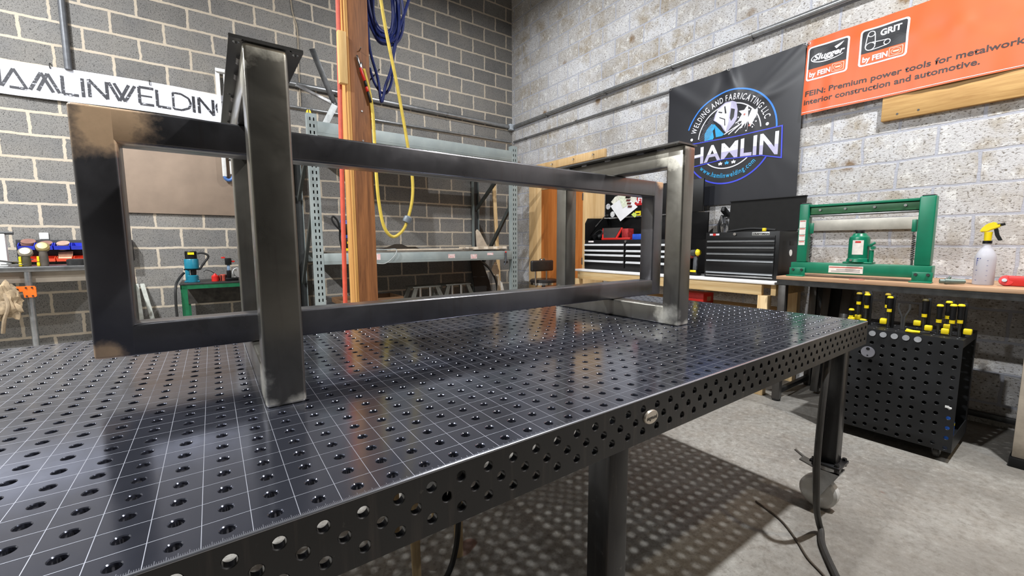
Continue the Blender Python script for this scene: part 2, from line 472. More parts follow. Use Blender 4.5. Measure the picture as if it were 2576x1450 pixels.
def mat_table_top():
    """nitrided steel with a scribed 50 mm grid and a scribed millimetre scale along the front edge"""
    m, nt, b = new_mat('scribed_table_steel')
    geo = coords(nt)
    sep = node(nt, 'ShaderNodeSeparateXYZ'); nt.links.new(geo, sep.inputs[0])
    def line(o, period, w):
        f = math_n(nt, 'FRACT', math_n(nt, 'ADD', math_n(nt, 'DIVIDE', o, period), 0.5))
        return math_n(nt, 'LESS_THAN', math_n(nt, 'ABSOLUTE', math_n(nt, 'SUBTRACT', f, 0.5)), w/period/2)
    g = math_n(nt, 'MAXIMUM', line(sep.outputs[0], 0.05, 0.0008), line(sep.outputs[1], 0.05, 0.0008))
    ye = math_n(nt, 'ADD', sep.outputs[1], 0.75)
    t1 = math_n(nt, 'MULTIPLY', line(sep.outputs[0], 0.002, 0.0007), math_n(nt, 'LESS_THAN', math_n(nt, 'ABSOLUTE', math_n(nt, 'SUBTRACT', ye, 0.0045)), 0.0018))
    t2 = math_n(nt, 'MULTIPLY', line(sep.outputs[0], 0.01, 0.0009), math_n(nt, 'LESS_THAN', math_n(nt, 'ABSOLUTE', math_n(nt, 'SUBTRACT', ye, 0.006)), 0.0035))
    g = math_n(nt, 'MAXIMUM', g, math_n(nt, 'MULTIPLY', math_n(nt, 'MAXIMUM', t1, t2), 0.55))
    top = node(nt, 'ShaderNodeNewGeometry'); sn = node(nt, 'ShaderNodeSeparateXYZ'); nt.links.new(top.outputs['Normal'], sn.inputs[0])
    g = math_n(nt, 'MULTIPLY', g, math_n(nt, 'GREATER_THAN', sn.outputs[2], 0.9))
    big = noise_n(nt, geo, 1.6, 5, 0.6, 0.4); sm = noise_n(nt, geo, 14, 5, 0.7); fine = noise_n(nt, geo, 160, 2, 0.6)
    base = mixc(nt, big, lin((88, 91, 104)), lin((116, 119, 132)))
    smear = math_n(nt, 'MULTIPLY', ramp(nt, noise_n(nt, coords(nt, (1.2, 9, 1)), 2.2, 5, 0.7), [(0.60, 0.0), (0.72, 1.0)]), ramp(nt, big, [(0.5, 0.0), (0.62, 1.0)]))
    base = mixc(nt, math_n(nt, 'MULTIPLY', smear, 0.35), base, lin((176, 166, 146)))
    base = mixc(nt, math_n(nt, 'MULTIPLY', g, 0.7), base, lin((186, 188, 196)))
    nt.links.new(base, b.inputs['Base Color'])
    b.inputs['Metallic'].default_value = 0.88
    r0 = ramp(nt, sm, [(0.3, 0.10), (0.75, 0.19)])
    rg = math_n(nt, 'ADD', r0, math_n(nt, 'MULTIPLY', g, 0.35))
    nt.links.new(math_n(nt, 'ADD', rg, math_n(nt, 'MULTIPLY', smear, 0.15)), b.inputs['Roughness'])
    bump(nt, b, sm, 0.012, 0.002)
    return m

def mat_mill_steel(name, patches=(), tint=(90, 88, 88), patch_col=(176, 160, 140), metal=0.78, extra=0.0):
    """dark mill scale with brighter ground areas around the given (x, y, z, radius) weld spots (object space)"""
    m, nt, b = new_mat(name)
    geo = coords(nt)
    n1 = noise_n(nt, geo, 5.0, 5, 0.65, 0.5); n2 = noise_n(nt, coords(nt, (16, 16, 1.2)), 2.0, 4, 0.6); n3 = noise_n(nt, geo, 42, 4, 0.7)
    base = mixc(nt, n1, tuple(v*0.62 for v in lin(tint)[:3])+(1,), tuple(v*1.3 for v in lin(tint)[:3])+(1,))
    base = mixc(nt, ramp(nt, n2, [(0.55, 0.0), (0.75, 0.5)]), base, lin((92, 84, 80)))
    base = mixc(nt, ramp(nt, n3, [(0.66, 0.0), (0.78, 0.4)]), base, lin((122, 118, 114)))
    rough = ramp(nt, n1, [(0.3, 0.30+extra), (0.7, 0.46+extra)])
    if patches:
        mask = None
        for (x, y, z, r) in patches:
            d = node(nt, 'ShaderNodeVectorMath', operation='DISTANCE'); nt.links.new(geo, d.inputs[0]); d.inputs[1].default_value = (x, y, z)
            e = math_n(nt, 'ADD', math_n(nt, 'DIVIDE', d.outputs['Value'], r), math_n(nt, 'MULTIPLY', math_n(nt, 'SUBTRACT', noise_n(nt, geo, 14, 5, 0.7), 0.5), 1.3))
            k = ramp(nt, e, [(0.5, 1.0), (1.0, 0.0)])
            mask = k if mask is None else math_n(nt, 'MAXIMUM', mask, k)
        gr = mixc(nt, n3, lin(patch_col), tuple(min(1, v*1.35) for v in lin(patch_col)[:3])+(1,))
        base = mixc(nt, mask, base, gr)
        rough = mixc(nt, mask, rough, (0.36, 0.36, 0.36, 1))
    nt.links.new(base, b.inputs['Base Color']); nt.links.new(rough, b.inputs['Roughness'])
    if patches: nt.links.new(mixc(nt, mask, (metal, metal, metal, 1), (0.3, 0.3, 0.3, 1)), b.inputs['Metallic'])
    else: b.inputs['Metallic'].default_value = metal
    b.inputs['Coat Weight'].default_value = 0.35; b.inputs['Coat Roughness'].default_value = 0.16
    bump(nt, b, n3, 0.05, 0.002)
    return m

def emit(name, col, strength):
    m, nt, b = new_mat(name)
    b.inputs['Base Color'].default_value = lin(col)
    b.inputs['Emission Color'].default_value = lin(col); b.inputs['Emission Strength'].default_value = strength
    return m

BLACK = M('black_paint', (17, 17, 18), 0.42, var=0.05, spec=0.3)
BLACKRUB = M('black_rubber', (24, 24, 24), 0.6, var=0.05)
STEEL = M('bare_steel', (150, 150, 150), 0.32, 0.9, 0.1)
DARKSTEEL = M('dark_steel', (70, 70, 70), 0.42, 0.75, 0.15)
CHROME = M('chrome', (205, 205, 205), 0.16, 1.0, 0.03)
GALV = M('galvanised_conduit', (168, 170, 172), 0.3, 0.85, 0.1)
SILVER = M('silver_handle', (216, 218, 220), 0.3, 0.35, 0.03)
WHITE = M('white_paint', (226, 226, 224), 0.5, var=0.04)
RACKGREY = M('rack_grey_paint', (132, 142, 142), 0.5, 0.0, 0.14, 7, col2=(150, 158, 156))
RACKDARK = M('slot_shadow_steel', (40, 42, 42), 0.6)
TEAL = M('teal_paint', (22, 112, 134), 0.35, var=0.08)
GREEN = M('press_green_paint', (10, 112, 82), 0.32, 0.0, 0.08, 9)
GREEN2 = M('green_stand_paint', (14, 92, 58), 0.4, var=0.12)
RED = M('red_paint', (196, 34, 28), 0.4, var=0.06)
REDORANGE = M('red_hose', (206, 84, 62), 0.5, var=0.06)
ORANGE = M('orange_paint', (232, 108, 30), 0.45, var=0.05)
ORANGEBIN = M('orange_plastic', (232, 78, 40), 0.4, var=0.05)
BLUEBIN = M('blue_plastic', (44, 58, 190), 0.4, var=0.06)
BLUE = M('blue_cord', (24, 40, 104), 0.45, var=0.1)
YELLOW = M('yellow_plastic', (232, 206, 22), 0.4, var=0.06)
YELCORD = M('yellow_cord', (206, 180, 72), 0.5, var=0.08)
PALE = M('pale_offcut', (206, 192, 172), 0.7, var=0.08)
PINE = wood('pine_board', (206, 168, 112), (228, 200, 150), 'y')
PINEV = wood('pine_post', (206, 170, 118), (230, 204, 158), 'z')
TIMBER = wood('brown_timber', (106, 64, 34), (160, 104, 60), 'z', 0.8)
TIMBERPALE = wood('yellow_timber', (190, 132, 66), (220, 168, 96), 'z', 0.8)
PLYV = wood('plywood', (206, 166, 112), (226, 192, 142), 'z', 0.6, knots=False)
DOORW = wood('orange_door_veneer', (166, 94, 40), (190, 116, 56), 'z', 0.7, 0.4, knots=False)
OAK = wood('oak_board', (166, 124, 68), (198, 158, 98), 'y', 1.1)
BENCHW = wood('bench_top_wood', (150, 112, 82), (186, 150, 118), 'y', 1.0)
MASON = M('brown_hardboard', (140, 122, 106), 0.8, var=0.06, scale=4)

# ------------------------------------------------------------------ room
XL, XR, YB, YF, ZC = -9.0, 1.78, 5.09, -6.0, 4.4
mb = MB(); mb.box(XL, YF, -H-0.1, XR+0.2, YB+0.2, -H); struct(mb, 'floor', mat_concrete())
mb = MB(); mb.box(XL, YB, -H, XR+0.2, YB+0.2, ZC); struct(mb, 'wall_left', mat_block_dark())
mb = MB(); mb.box(XR, YF, -H, XR+0.2, YB, ZC); struct(mb, 'wall_right', mat_block_white())
mb = MB(); mb.box(XL, YF, ZC, XR+0.2, YB+0.2, ZC+0.12); struct(mb, 'ceiling', M('ceiling_deck', (46, 46, 45), 0.8))
mb = MB(); mb.box(XL, YF-0.2, -H, XR+0.2, YF, ZC); struct(mb, 'wall_front', M('grey_wall_paint', (52, 51, 50), 0.85))
mb = MB(); mb.box(XL-0.2, YF-0.2, -H, XL, YB+0.2, ZC); struct(mb, 'wall_far', M('pale_wall_paint', (158, 154, 142), 0.85))

def ceiling_lamp(x, y, watts, col):
    t = thing('ceiling_light', 'unseen round high bay ceiling light hanging above the shop floor', 'ceiling light', (x, y, LAMP_Z), 'round ceiling lights')
    b = MB(); b.lathe((x, y, LAMP_Z+0.006), [(0.185, 0.0), (0.205, 0.0), (0.205, 0.05), (0.15, 0.085), (0.10, 0.10), (0.10, 0.17), (0.0, 0.175)], 32); b.build('housing', BLACK, t)
    b = MB(); b.cyl((x, y, LAMP_Z+0.18), (x, y, ZC), 0.006, seg=8); b.build('hanger', STEEL, t)
    d = bpy.data.lights.new('lamp', 'AREA'); d.shape = 'DISK'; d.size = 0.13; d.energy = watts; d.color = col
    o = bpy.data.objects.new('lamp', d); COL.objects.link(o); o.parent = t; o.location = (0, 0, 0)
for a in LAMPS: ceiling_lamp(*a)

# ------------------------------------------------------------------ welding table
TX0 = -3.0; TY1 = 1.5
tbl = thing('welding_table', 'large dark steel welding table with a grid of round holes, in the foreground', 'table', (-1.5, 0.75, -H))
tbl.location.z = H; ORG[tbl.name] = Vector((-1.5, 0.75, H))
TOPM = mat_table_top()
SIDEM = mat_mill_steel('table_side_steel', (), (50, 50, 51))
cells = []
for i in range(60):
    for j in range(30):
        u, v = TX0+0.05*i, 0.05*j
        sg = 20 if (i < 34 and j < 13) else 12
        cells.append((u, u+0.05, v if j else 0.003, v+0.05, u+0.025, v+0.025, 0.008, sg))
plate_holes('tabletop', cells, [], (0, 0, 0), (1, 0, 0), (0, 1, 0), (0, 0, 1), 0.012, TOPM, tbl)
b = MB(); b.tube([(TX0, 0.003, -0.003), (0, 0.003, -0.003)], 0.003, 16, 1); b.build('edge_strip', M('edge_highlight_steel', (176, 178, 186), 0.22, 0.9, 0.05), tbl, 'bright rounded front edge')  # rounded edge; its highlight is also put into the lighter steel colour
def side(o, ux, L, n):
    cs = []; pl = [(0, L, -0.0121, -0.0031)] if n[1] < 0 else []
    k = round(L/0.05)
    for i in range(k):
        cs.append((0.05*i, 0.05*i+0.05, -0.0375, -0.0121, 0.05*i+0.025, -0.025, 0.008, 18))
        cs.append((0.05*i, 0.05*i+0.05, -0.1, -0.0625, 0.05*i+0.025, -0.075, 0.008, 18))
        if i: 
            if not (L > 2 and i == 30 and n[1] < 0): cs.append((0.05*i-0.025, 0.05*i+0.025, -0.0625, -0.0375, 0.05*i, -0.05, 0.008, 18))
            else: pl.append((0.05*i-0.025, 0.05*i+0.025, -0.0625, -0.0375))
    pl += [(0, 0.025, -0.0625, -0.0375), (L-0.025, L, -0.0625, -0.0375)]
    return plate_holes('side_panel', cs, pl, o, ux, (0, 0, 1), n, 0.012, SIDEM, tbl)
side((TX0, 0, 0), (1, 0, 0), 3.0, (0, -1, 0))
side((0, TY1, 0), (-1, 0, 0), 3.0, (0, 1, 0))
side((0, 0.0121, 0), (0, 1, 0), 1.45, (1, 0, 0))
side((TX0, 1.4879, 0), (0, -1, 0), 1.45, (-1, 0, 0))
for x in (-2.5, -2.0, -1.0, -0.5):
    b = MB(); b.box(x-0.006, 0.013, -0.09, x+0.006, 1.487, -0.0122); b.build('rib', SIDEM, tbl)
b = MB(); b.lathe((-1.5, 0.0, -0.048), [(0.0, 0.0045), (0.022, 0.0045), (0.0235, 0.003), (0.024, -0.001)], 32, (0, -1, 0))
for v in b.bm.verts: v.co.z = -0.048+(v.co.z+0.048)*0.66
bd = b.build('maker_badge', M('badge_silver', (206, 196, 182), 0.3, 0.6, 0.03), tbl, 'oval silver badge with dark lettering')
b = MB(); put_text(b, 'siegmund', (-1.5, -0.0049, -0.0525), (1, 0, 0), (0, 0, 1), 0.0095, 0.036, 0.012, align='C'); b.build('lettering', BLACK, bd)
LEGM = mat_mill_steel('table_leg_steel', (), (44, 44, 46))
def table_leg(x, y):
    b = MB(); b.box(x-0.034, y-0.034, -0.62, x+0.034, y+0.034, -0.1, 0.006)
    b.box(x-0.06, y-0.055, -0.632, x+0.06, y+0.055, -0.62, 0.002)
    for s in (-1, 1):
        for q in (-1, 1): b.cyl((x+s*0.047, y+q*0.042, -0.645), (x+s*0.047, y+q*0.042, -0.61), 0.009, seg=6)
    lg = b.build('leg', LEGM, tbl)
    b = MB(); cy = y+0.028 if y < 0.7 else y-0.028; sg = 1 if y < 0.7 else -1
    b.cyl((x, y, -0.655), (x, y, -0.632), 0.045)
    for s in (-1, 1):
        b.prism([(x+s*0.034, y-0.05, -0.655), (x+s*0.034, y+0.05, -0.655), (x+s*0.034, cy+0.014, -0.785), (x+s*0.034, cy-0.014, -0.785)], (-s*0.004, 0, 0))
    b.box(x-0.034, y-0.05, -0.662, x+0.034, y+0.05, -0.655); b.build('caster_fork', GALV, lg)
    b = MB(); b.lathe((x-0.024, cy, -0.777), [(0.0, 0.004), (0.03, 0.0), (0.062, 0.0), (0.073, 0.008), (0.073, 0.04), (0.062, 0.048), (0.03, 0.048), (0.0, 0.044)], 32, (1, 0, 0)); b.build('caster_wheel', M('pale_polyurethane', (206, 204, 200), 0.45, var=0.05), lg)
    b = MB(); b.beam((x, y+sg*0.05, -0.668), (x, y+sg*0.105, -0.655), 0.05, 0.006); b.beam((x+0.02, y+sg*0.105, -0.655), (x+0.02, y+sg*0.14, -0.635), 0.012, 0.006); b.build('brake_lever', GALV, lg)
for x, y in ((-0.108, 0.066), (-1.535, 0.087), (-2.89, 0.08), (-0.108, 1.42), (-1.535, 1.41), (-2.89, 1.42)): table_leg(x, y)

# ------------------------------------------------------------------ steel table base on the welding table
base = thing('steel_table_base', 'dark welded steel tube table base standing on the welding table', 'table base', (-1.44, 0.785, 0))
oX, oY, oZ = ORG[base.name]-Vector((0, 0, H))
def loc(x, y, z, r): return (x-oX, y-oY, z-oZ, r)
T = 0.0755; ZT = 0.7155
def end_frame(x0, px0, name):
    x1 = x0+T; y0, y1 = 0.415, 1.155
    pm = mat_mill_steel(name, [loc(x0-0.04, y0+0.06, ZT-0.03, 0.085), loc(x0-0.04, y0+0.05, 0.03, 0.08), loc(x0-0.03, y1, 0.03, 0.09), loc(x0-0.03, y1, ZT, 0.09), loc(x0+0.02, y0, ZT+0.015, 0.04), loc(x1-0.015, y0, ZT+0.015, 0.04), loc(x0, y0, 0.0, 0.03), loc(x1-0.02, y0, -0.012, 0.035)], (122, 119, 111), (206, 202, 188), 0.85, -0.05)
    b = MB()
    b.box(x0, y0, 0, x1, y0+T, ZT, 0.007, 3); b.box(x0, y1-T, 0, x1, y1, ZT, 0.007, 3)
    b.box(x0+0.0003, y0+0.03, 0.0002, x1-0.0003, y1-0.03, T, 0.006, 3); b.box(x0+0.0003, y0+0.03, ZT-T, x1-0.0003, y1-0.03, ZT-0.0002, 0.006, 3)
    ef = b.build('end_frame', pm, base)
    W = 0.125; D = 0.745
    cs = []
    for u0 in (0.0, W-0.024):
        for v0, v1, cv in ((0, 0.25, 0.019), (0.25, 0.5, 0.355), (0.5, D, D-0.019)):
            cs.append((u0, u0+0.024, v0, v1, u0+0.012, cv, 0.0062, 16))
    o = plate_holes('mounting_plate', cs, [(0.024, W-0.024, 0, D)], (px0, 0.412, ZT+0.0064), (1, 0, 0), (0, 1, 0), (0, 0, 1), 0.0064, mat_mill_steel(name+'_plate', (), (96, 95, 93)), base)
    o.parent = ef
    for yy in (0.50, 0.60, 0.78, 0.93, 1.05):
        for xx in (x0-0.001, x1+0.001):
            b = MB(); b.tube([(xx+0.0015*(k % 2), yy+k*0.004, ZT-0.001) for k in range(10)], 0.0048, 7, 1)
            o = b.build('weld_bead', STEEL, base); o.parent = ef
    return ef
end_frame(-2.198, -2.219, 'mill_steel_near')
end_frame(-0.757, -0.800, 'mill_steel_far')
cx0, cx1, cy0, cz0, cz1 = -2.500, -0.402, 0.7475, T+0.0006, ZT-T-0.0006
cy1 = cy0+T
pm = mat_mill_steel('mill_steel_long', [loc(cx0+0.058, cy0, cz1-0.034, 0.09), loc(cx0+0.018, cy0, cz0+0.008, 0.04), loc(cx1-0.02, cy0, cz1, 0.04)], (104, 103, 106), (190, 160, 128), 0.85, -0.05)
b = MB()
b.box(cx0, cy0, cz0, cx0+T, cy1, cz1, 0.007, 3); b.box(cx1-T, cy0, cz0, cx1, cy1, cz1, 0.007, 3)
b.box(cx0+0.03, cy0+0.0003, cz0+0.0002, cx1-0.03, cy1-0.0003, cz0+T, 0.006, 3); b.box(cx0+0.03, cy0+0.0003, cz1-T, cx1-0.03, cy1-0.0003, cz1-0.0002, 0.006, 3)
b.build('long_frame', pm, base)
# ------------------------------------------------------------------ banners
def banner_warp(fn, mb, n):
    pass

def sheet(fn, u0, u1, v0, v1, nu, nv, thick=0.002):
    """thin hanging sheet; fn(u, v) -> (point, offset-normal)"""
    b = MB(); bm = b.bm; g = []
    for k in (0, 1):
        rows = []
        for j in range(nv+1):
            rows.append([bm.verts.new(fn(u0+(u1-u0)*i/nu, v0+(v1-v0)*j/nv, k*thick)) for i in range(nu+1)])
        g.append(rows)
    for k in (0, 1):
        for j in range(nv):
            for i in range(nu): bm.faces.new((g[k][j][i], g[k][j][i+1], g[k][j+1][i+1], g[k][j+1][i]))
    for i in range(nu):
        for j in (0, nv): bm.faces.new((g[0][j][i], g[0][j][i+1], g[1][j][i+1], g[1][j][i]))
    for j in range(nv):
        for i in (0, nu): bm.faces.new((g[0][j][i], g[0][j+1][i], g[1][j+1][i], g[1][j][i]))
    bmesh.ops.recalc_face_normals(bm, faces=bm.faces[:])
    return b

# white cloth banner on the dark wall
def wy(x, z):
    s = math.sin(x*7.3+0.4)*0.006+math.sin(x*17+z*9)*0.002
    return YB-0.016-s*0.7-0.010*(1-(z-1.65)/0.3)
BNW = M('white_banner_cloth', (232, 234, 244), 0.6, var=0.025, scale=3)
t = thing('banner', 'long white cloth banner with black lettering across the dark block wall', 'banner', (-3.0, YB-0.02, 1.65))
b = sheet(lambda u, v, o: (u, wy(u, v)-o, v+0.008*math.sin(u*4)), -4.35, -1.72, 1.648, 1.938, 60, 6)
b.build('cloth', BNW, t)
mD, ntD, bD = new_mat('worn_black_print')
fD = noise_n(ntD, coords(ntD, (1, 1, 2.2)), 34, 3, 0.6)
ntD.links.new(mixc(ntD, ramp(ntD, fD, [(0.62, 0.0), (0.66, 0.9)]), lin((44, 44, 50)), lin((214, 216, 226))), bD.inputs['Base Color'])
bD.inputs['Roughness'].default_value = 0.6
lb = MB()
def stroke(pts, w=0.024):
    for (xa, za), (xb, zb) in zip(pts, pts[1:]):
        n = max(1, int(math.hypot(xb-xa, zb-za)/0.05)); L = math.hypot(xb-xa, zb-za)
        px, pz = -(zb-za)/L*w/2, (xb-xa)/L*w/2
        for i in range(n):
            q = []
            for f, s in ((i/n, 1), ((i+1)/n, 1), ((i+1)/n, -1), (i/n, -1)):
                x = xa+(xb-xa)*f+px*s; z = za+(zb-za)*f+pz*s
                q.append(lb.bm.verts.new((x, wy(x, z)-0.0045, z+0.008*math.sin(x*4))))
            lb.bm.faces.new(q)
ZB_, ZT_ = 1.712, 1.872
stroke([(-3.785, ZB_), (-3.785, ZT_)]); stroke([(-3.655, ZB_), (-3.655, ZT_)]); stroke([(-3.785, 1.79), (-3.655, 1.79)], 0.016)
stroke([(-3.645, ZB_), (-3.568, ZT_), (-3.497, ZB_), (-3.60, ZB_+0.002)], 0.022)
stroke([(-3.478, ZB_), (-3.403, ZT_), (-3.335, ZB_)]); stroke([(-3.43, ZB_), (-3.362, ZT_), (-3.296, ZB_)])
stroke([(-3.272, ZT_), (-3.272, ZB_), (-3.172, ZB_)]); stroke([(-3.141, ZT_), (-3.141, ZB_-0.008)])
stroke([(-3.098, ZB_), (-3.098, ZT_), (-2.978, ZB_), (-2.978, ZT_)])
stroke([(-2.962, ZT_), (-2.895, ZB_), (-2.82, ZT_)]); stroke([(-2.925, ZT_), (-2.855, ZB_), (-2.775, ZT_)])
stroke([(-2.636, ZT_), (-2.746, ZT_), (-2.746, ZB_), (-2.64, ZB_)]); stroke([(-2.746, 1.792), (-2.65, 1.792)], 0.016)
stroke([(-2.612, ZT_), (-2.612, ZB_), (-2.508, ZB_)])
stroke([(-2.486, ZB_), (-2.486, ZT_), (-2.42, ZT_), (-2.36, 1.84), (-2.344, 1.792), (-2.36, 1.744), (-2.42, ZB_), (-2.486, ZB_)], 0.019)
stroke([(-2.320, ZT_), (-2.320, ZB_-0.004)])
stroke([(-2.276, ZB_), (-2.276, ZT_), (-2.155, ZB_), (-2.155, ZT_)])
stroke([(-2.005, 1.85), (-2.05, ZT_), (-2.10, 1.86), (-2.128, 1.815), (-2.12, 1.76), (-2.08, 1.72), (-2.03, ZB_), (-1.99, 1.74), (-1.99, 1.79), (-2.04, 1.79)], 0.018)
lb.build('lettering', mD, t, smooth=False)
for x in (-3.34, -2.66, -1.98):
    b = MB(); b.tube([(x, YB-0.004, 1.965), (x, YB-0.03, 1.955), (x, YB-0.034, 1.925), (x, YB-0.02, 1.915)], 0.004, 6); b.build('hook', DARKSTEEL, t)

# black shop banner on the white wall
def bx(y, z):
    s = 2.21-y; zz = (1.935-z)
    f = 0.0
    for sg, a in ((0.0, 0.9), (0.62, 0.0), (1.23, -0.9)):
        d = (s-sg)*math.cos(a)+zz*math.sin(-a) if a else (s-sg)
        f += 0.010*math.exp(-(d/0.06)**2)*math.exp(-zz*2.2)
        if a == 0.0: f += 0.012*math.exp(-((s-sg-zz*0.42)/0.045)**2)*math.exp(-zz*3)-0.010*math.exp(-((s-sg+zz*0.5)/0.07)**2)*math.exp(-zz*3)
    f += 0.009*math.exp(-((zz-0.22-0.1*math.sin((s-0.62)*5))/0.05)**2)*math.exp(-((s-0.9)/0.26)**2)
    f += 0.004*math.sin(s*5.2+0.6)+0.008*math.sin(s*3.1+zz*4.2+0.5)*min(1, zz*2)*0.5
    return XR-0.018-f
BNB = M('black_vinyl', (40, 41, 46), 0.34, var=0.04, scale=2)
t = thing('banner', 'square black vinyl banner with a round blue and white welder emblem', 'banner', (XR-0.02, 1.59, 0.7))
b = sheet(lambda u, v, o: (bx(u, v)-o, u, v), 2.215, 0.966, 0.702, 1.945, 64, 64)
b.build('vinyl', BNB, t)
def lw(s, z, k=0.0045): return (bx(2.21-s, z)-k, 2.21-s, z)
def patch(mb, pts, k=0.0045):
    """flat print polygon on the black banner, subdivided so that it follows the folds"""
    bm = bmesh.new(); f = bm.faces.new([bm.verts.new((s, 0, z)) for s, z in pts])
    bmesh.ops.triangulate(bm, faces=bm.faces[:])
    for _ in range(6):
        es = [e for e in bm.edges if e.calc_length() > 0.05]
        if not es: break
        bmesh.ops.subdivide_edges(bm, edges=es, cuts=1); bmesh.ops.triangulate(bm, faces=bm.faces[:])
    for v in bm.verts: v.co = lw(v.co.x, v.co.z, k)
    mb._merge(bm)
def ring(mb, c, r0, r1, a0=0, a1=360, k=0.0045, n=72):
    n = max(6, int(n*(a1-a0)/360)); bm = mb.bm; p = None
    for i in range(n+1):
        a = math.radians(a0+(a1-a0)*i/n); q = [bm.verts.new(lw(c[0]+r*math.cos(a), c[1]+r*math.sin(a), k)) for r in (r0, r1)]
        if p: bm.faces.new((p[0], q[0], q[1], p[1]))
        p = q
CC = (0.633, 1.327)
PB = M('print_blue', (58, 132, 226), 0.4, var=0.03); PB2 = M('print_deep_blue', (64, 76, 214), 0.4, var=0.03); PW = M('print_white', (232, 232, 240), 0.4, var=0.03)
PK = M('print_black', (30, 30, 34), 0.4, var=0.03); PL = M('print_lilac', (188, 184, 212), 0.4, var=0.05); PC = M('print_cyan', (52, 166, 222), 0.4, var=0.05)
PINK = M('print_spark_red', (206, 130, 118), 0.4)
b = MB(); ring(b, CC, 0.418, 0.432, -32, 160); b.build('emblem_ring', PB, t)
b = MB(); ring(b, CC, 0.418, 0.432, 205, 330); b.build('emblem_lower_ring', PB2, t)
b = MB(); ring(b, (CC[0], CC[1]+0.01), 0.288, 0.298, 5, 175); ring(b, (CC[0], CC[1]+0.01), 0.288, 0.298, 225, 318); b.build('emblem_inner_ring', PW, t)
# arc words (each word follows the ring)
def arc(txt, r, cap, mid, total, out, mat, nm):
    b = MB(); arc_text(b, txt, (CC[0], 0, CC[1]), (1, 0, 0), (0, 0, 1), r, cap, mid, out, 0.012, total=total)
    for v in b.bm.verts: v.co = lw(v.co.x, v.co.z, 0.005)
    b.build(nm, mat, t, smooth=False)
arc('WELDING AND FABRICATING LLC', 0.334, 0.056, 90, 148, True, PW, 'arched_lettering')
arc('www.hamlinwelding.com', 0.372, 0.046, 270, 92, False, PC, 'web_lettering')
b = MB()
for s, z in ((0.27, 1.373), (0.979, 1.373)): patch(b, [(s+0.014*math.cos(a*0.5236), z+0.014*math.sin(a*0.5236)) for a in range(12)])
b.build('emblem_dots', PW, t, smooth=False)
# honeycomb, helmet, face, spark
b = MB()
for i in range(9):
    for j in range(8):
        s = 0.345+0.028*j+(0.014 if i % 2 else 0); z = 1.335+0.0245*i
        if math.hypot(s-CC[0], z-CC[1]-0.01) < 0.275 and s < 0.49-0.28*max(0, 1.46-z): ring(b, (s, z), 0.008, 0.012, 0, 360, 0.0046, 6)
b.build('emblem_honeycomb', M('print_grey', (112, 114, 124), 0.4), t, smooth=False)
b = MB(); patch(b, [(0.405, 1.335), (0.402, 1.40), (0.428, 1.445), (0.47, 1.485), (0.51, 1.47), (0.50, 1.43), (0.475, 1.41), (0.49, 1.385), (0.47, 1.365), (0.50, 1.352), (0.49, 1.335)])
patch(b, [(0.50, 1.475), (0.60, 1.362), (0.58, 1.35), (0.52, 1.35), (0.555, 1.39), (0.52, 1.42)]); b.build('emblem_figure', PC, t, smooth=False)
b = MB(); patch(b, [(0.49, 1.512), (0.505, 1.565), (0.535, 1.62), (0.60, 1.652), (0.665, 1.65), (0.70, 1.63), (0.716, 1.56), (0.712, 1.48), (0.688, 1.44), (0.62, 1.368), (0.595, 1.40), (0.565, 1.45), (0.52, 1.49)], 0.0048); b.build('emblem_helmet', PL, t, smooth=False)
b = MB(); patch(b, [(0.50, 1.512), (0.53, 1.60), (0.60, 1.64), (0.655, 1.64), (0.635, 1.56), (0.64, 1.47), (0.615, 1.385), (0.575, 1.45)], 0.0054); b.build('emblem_helmet_front', PW, t, smooth=False)
b = MB()
patch(b, [(0.655, 1.585), (0.69, 1.57), (0.684, 1.50), (0.662, 1.47), (0.648, 1.50)], 0.006)
patch(b, [(0.535, 1.585), (0.575, 1.57), (0.57, 1.56), (0.538, 1.573)], 0.006); patch(b, [(0.548, 1.53), (0.605, 1.50), (0.61, 1.44), (0.602, 1.44), (0.598, 1.495), (0.548, 1.522)], 0.006)
patch(b, [(0.60, 1.62), (0.615, 1.55), (0.60, 1.55), (0.59, 1.615)], 0.006); b.build('emblem_helmet_visor', PK, t, smooth=False)
b = MB()
for a, c in (((0.60, 1.36), (0.78, 1.44)), ((0.64, 1.352), (0.74, 1.42)), ((0.70, 1.352), (0.75, 1.40)), ((0.70, 1.44), (0.77, 1.47))):
    d = Vector((c[0]-a[0], c[1]-a[1])).normalized()*0.0045
    patch(b, [(a[0]-d.y, a[1]+d.x), (c[0]-d.y, c[1]+d.x), (c[0]+d.y, c[1]-d.x), (a[0]+d.y, a[1]-d.x)], 0.0056)
b.build('emblem_torch_lines', PW, t, smooth=False)
b = MB(); pts = []
for i in range(32):
    a = i*math.pi/16; r = (0.115 if i % 4 == 0 else 0.085 if i % 2 == 0 else 0.015)*(1.15 if 0 < i < 14 else 0.9)
    pts.append((0.81+r*math.cos(a)*0.9, 1.45+r*math.sin(a)))
patch(b, pts, 0.0058)
for a in range(10):
    r = 0.07+0.03*((a*37) % 10)/10; s, z = 0.81+r*math.cos(a*0.63+0.2), 1.45+r*math.sin(a*0.63+0.2)
    patch(b, [(s+0.007*math.cos(q*1.047), z+0.007*math.sin(q*1.047)) for q in range(6)], 0.006)
b.build('emblem_spark', PW, t, smooth=False)
b = MB(); pts = [(0.775, 1.51), (0.79, 1.505), (0.782, 1.49), (0.768, 1.497)]; patch(b, pts, 0.0062); b.build('emblem_spark_glow', PINK, t, smooth=False)
b = MB(); patch(b, [(0.82, 1.40), (0.838, 1.41), (0.832, 1.388), (0.818, 1.385)], 0.0062); b.build('emblem_spark_glow', PINK, t, smooth=False)
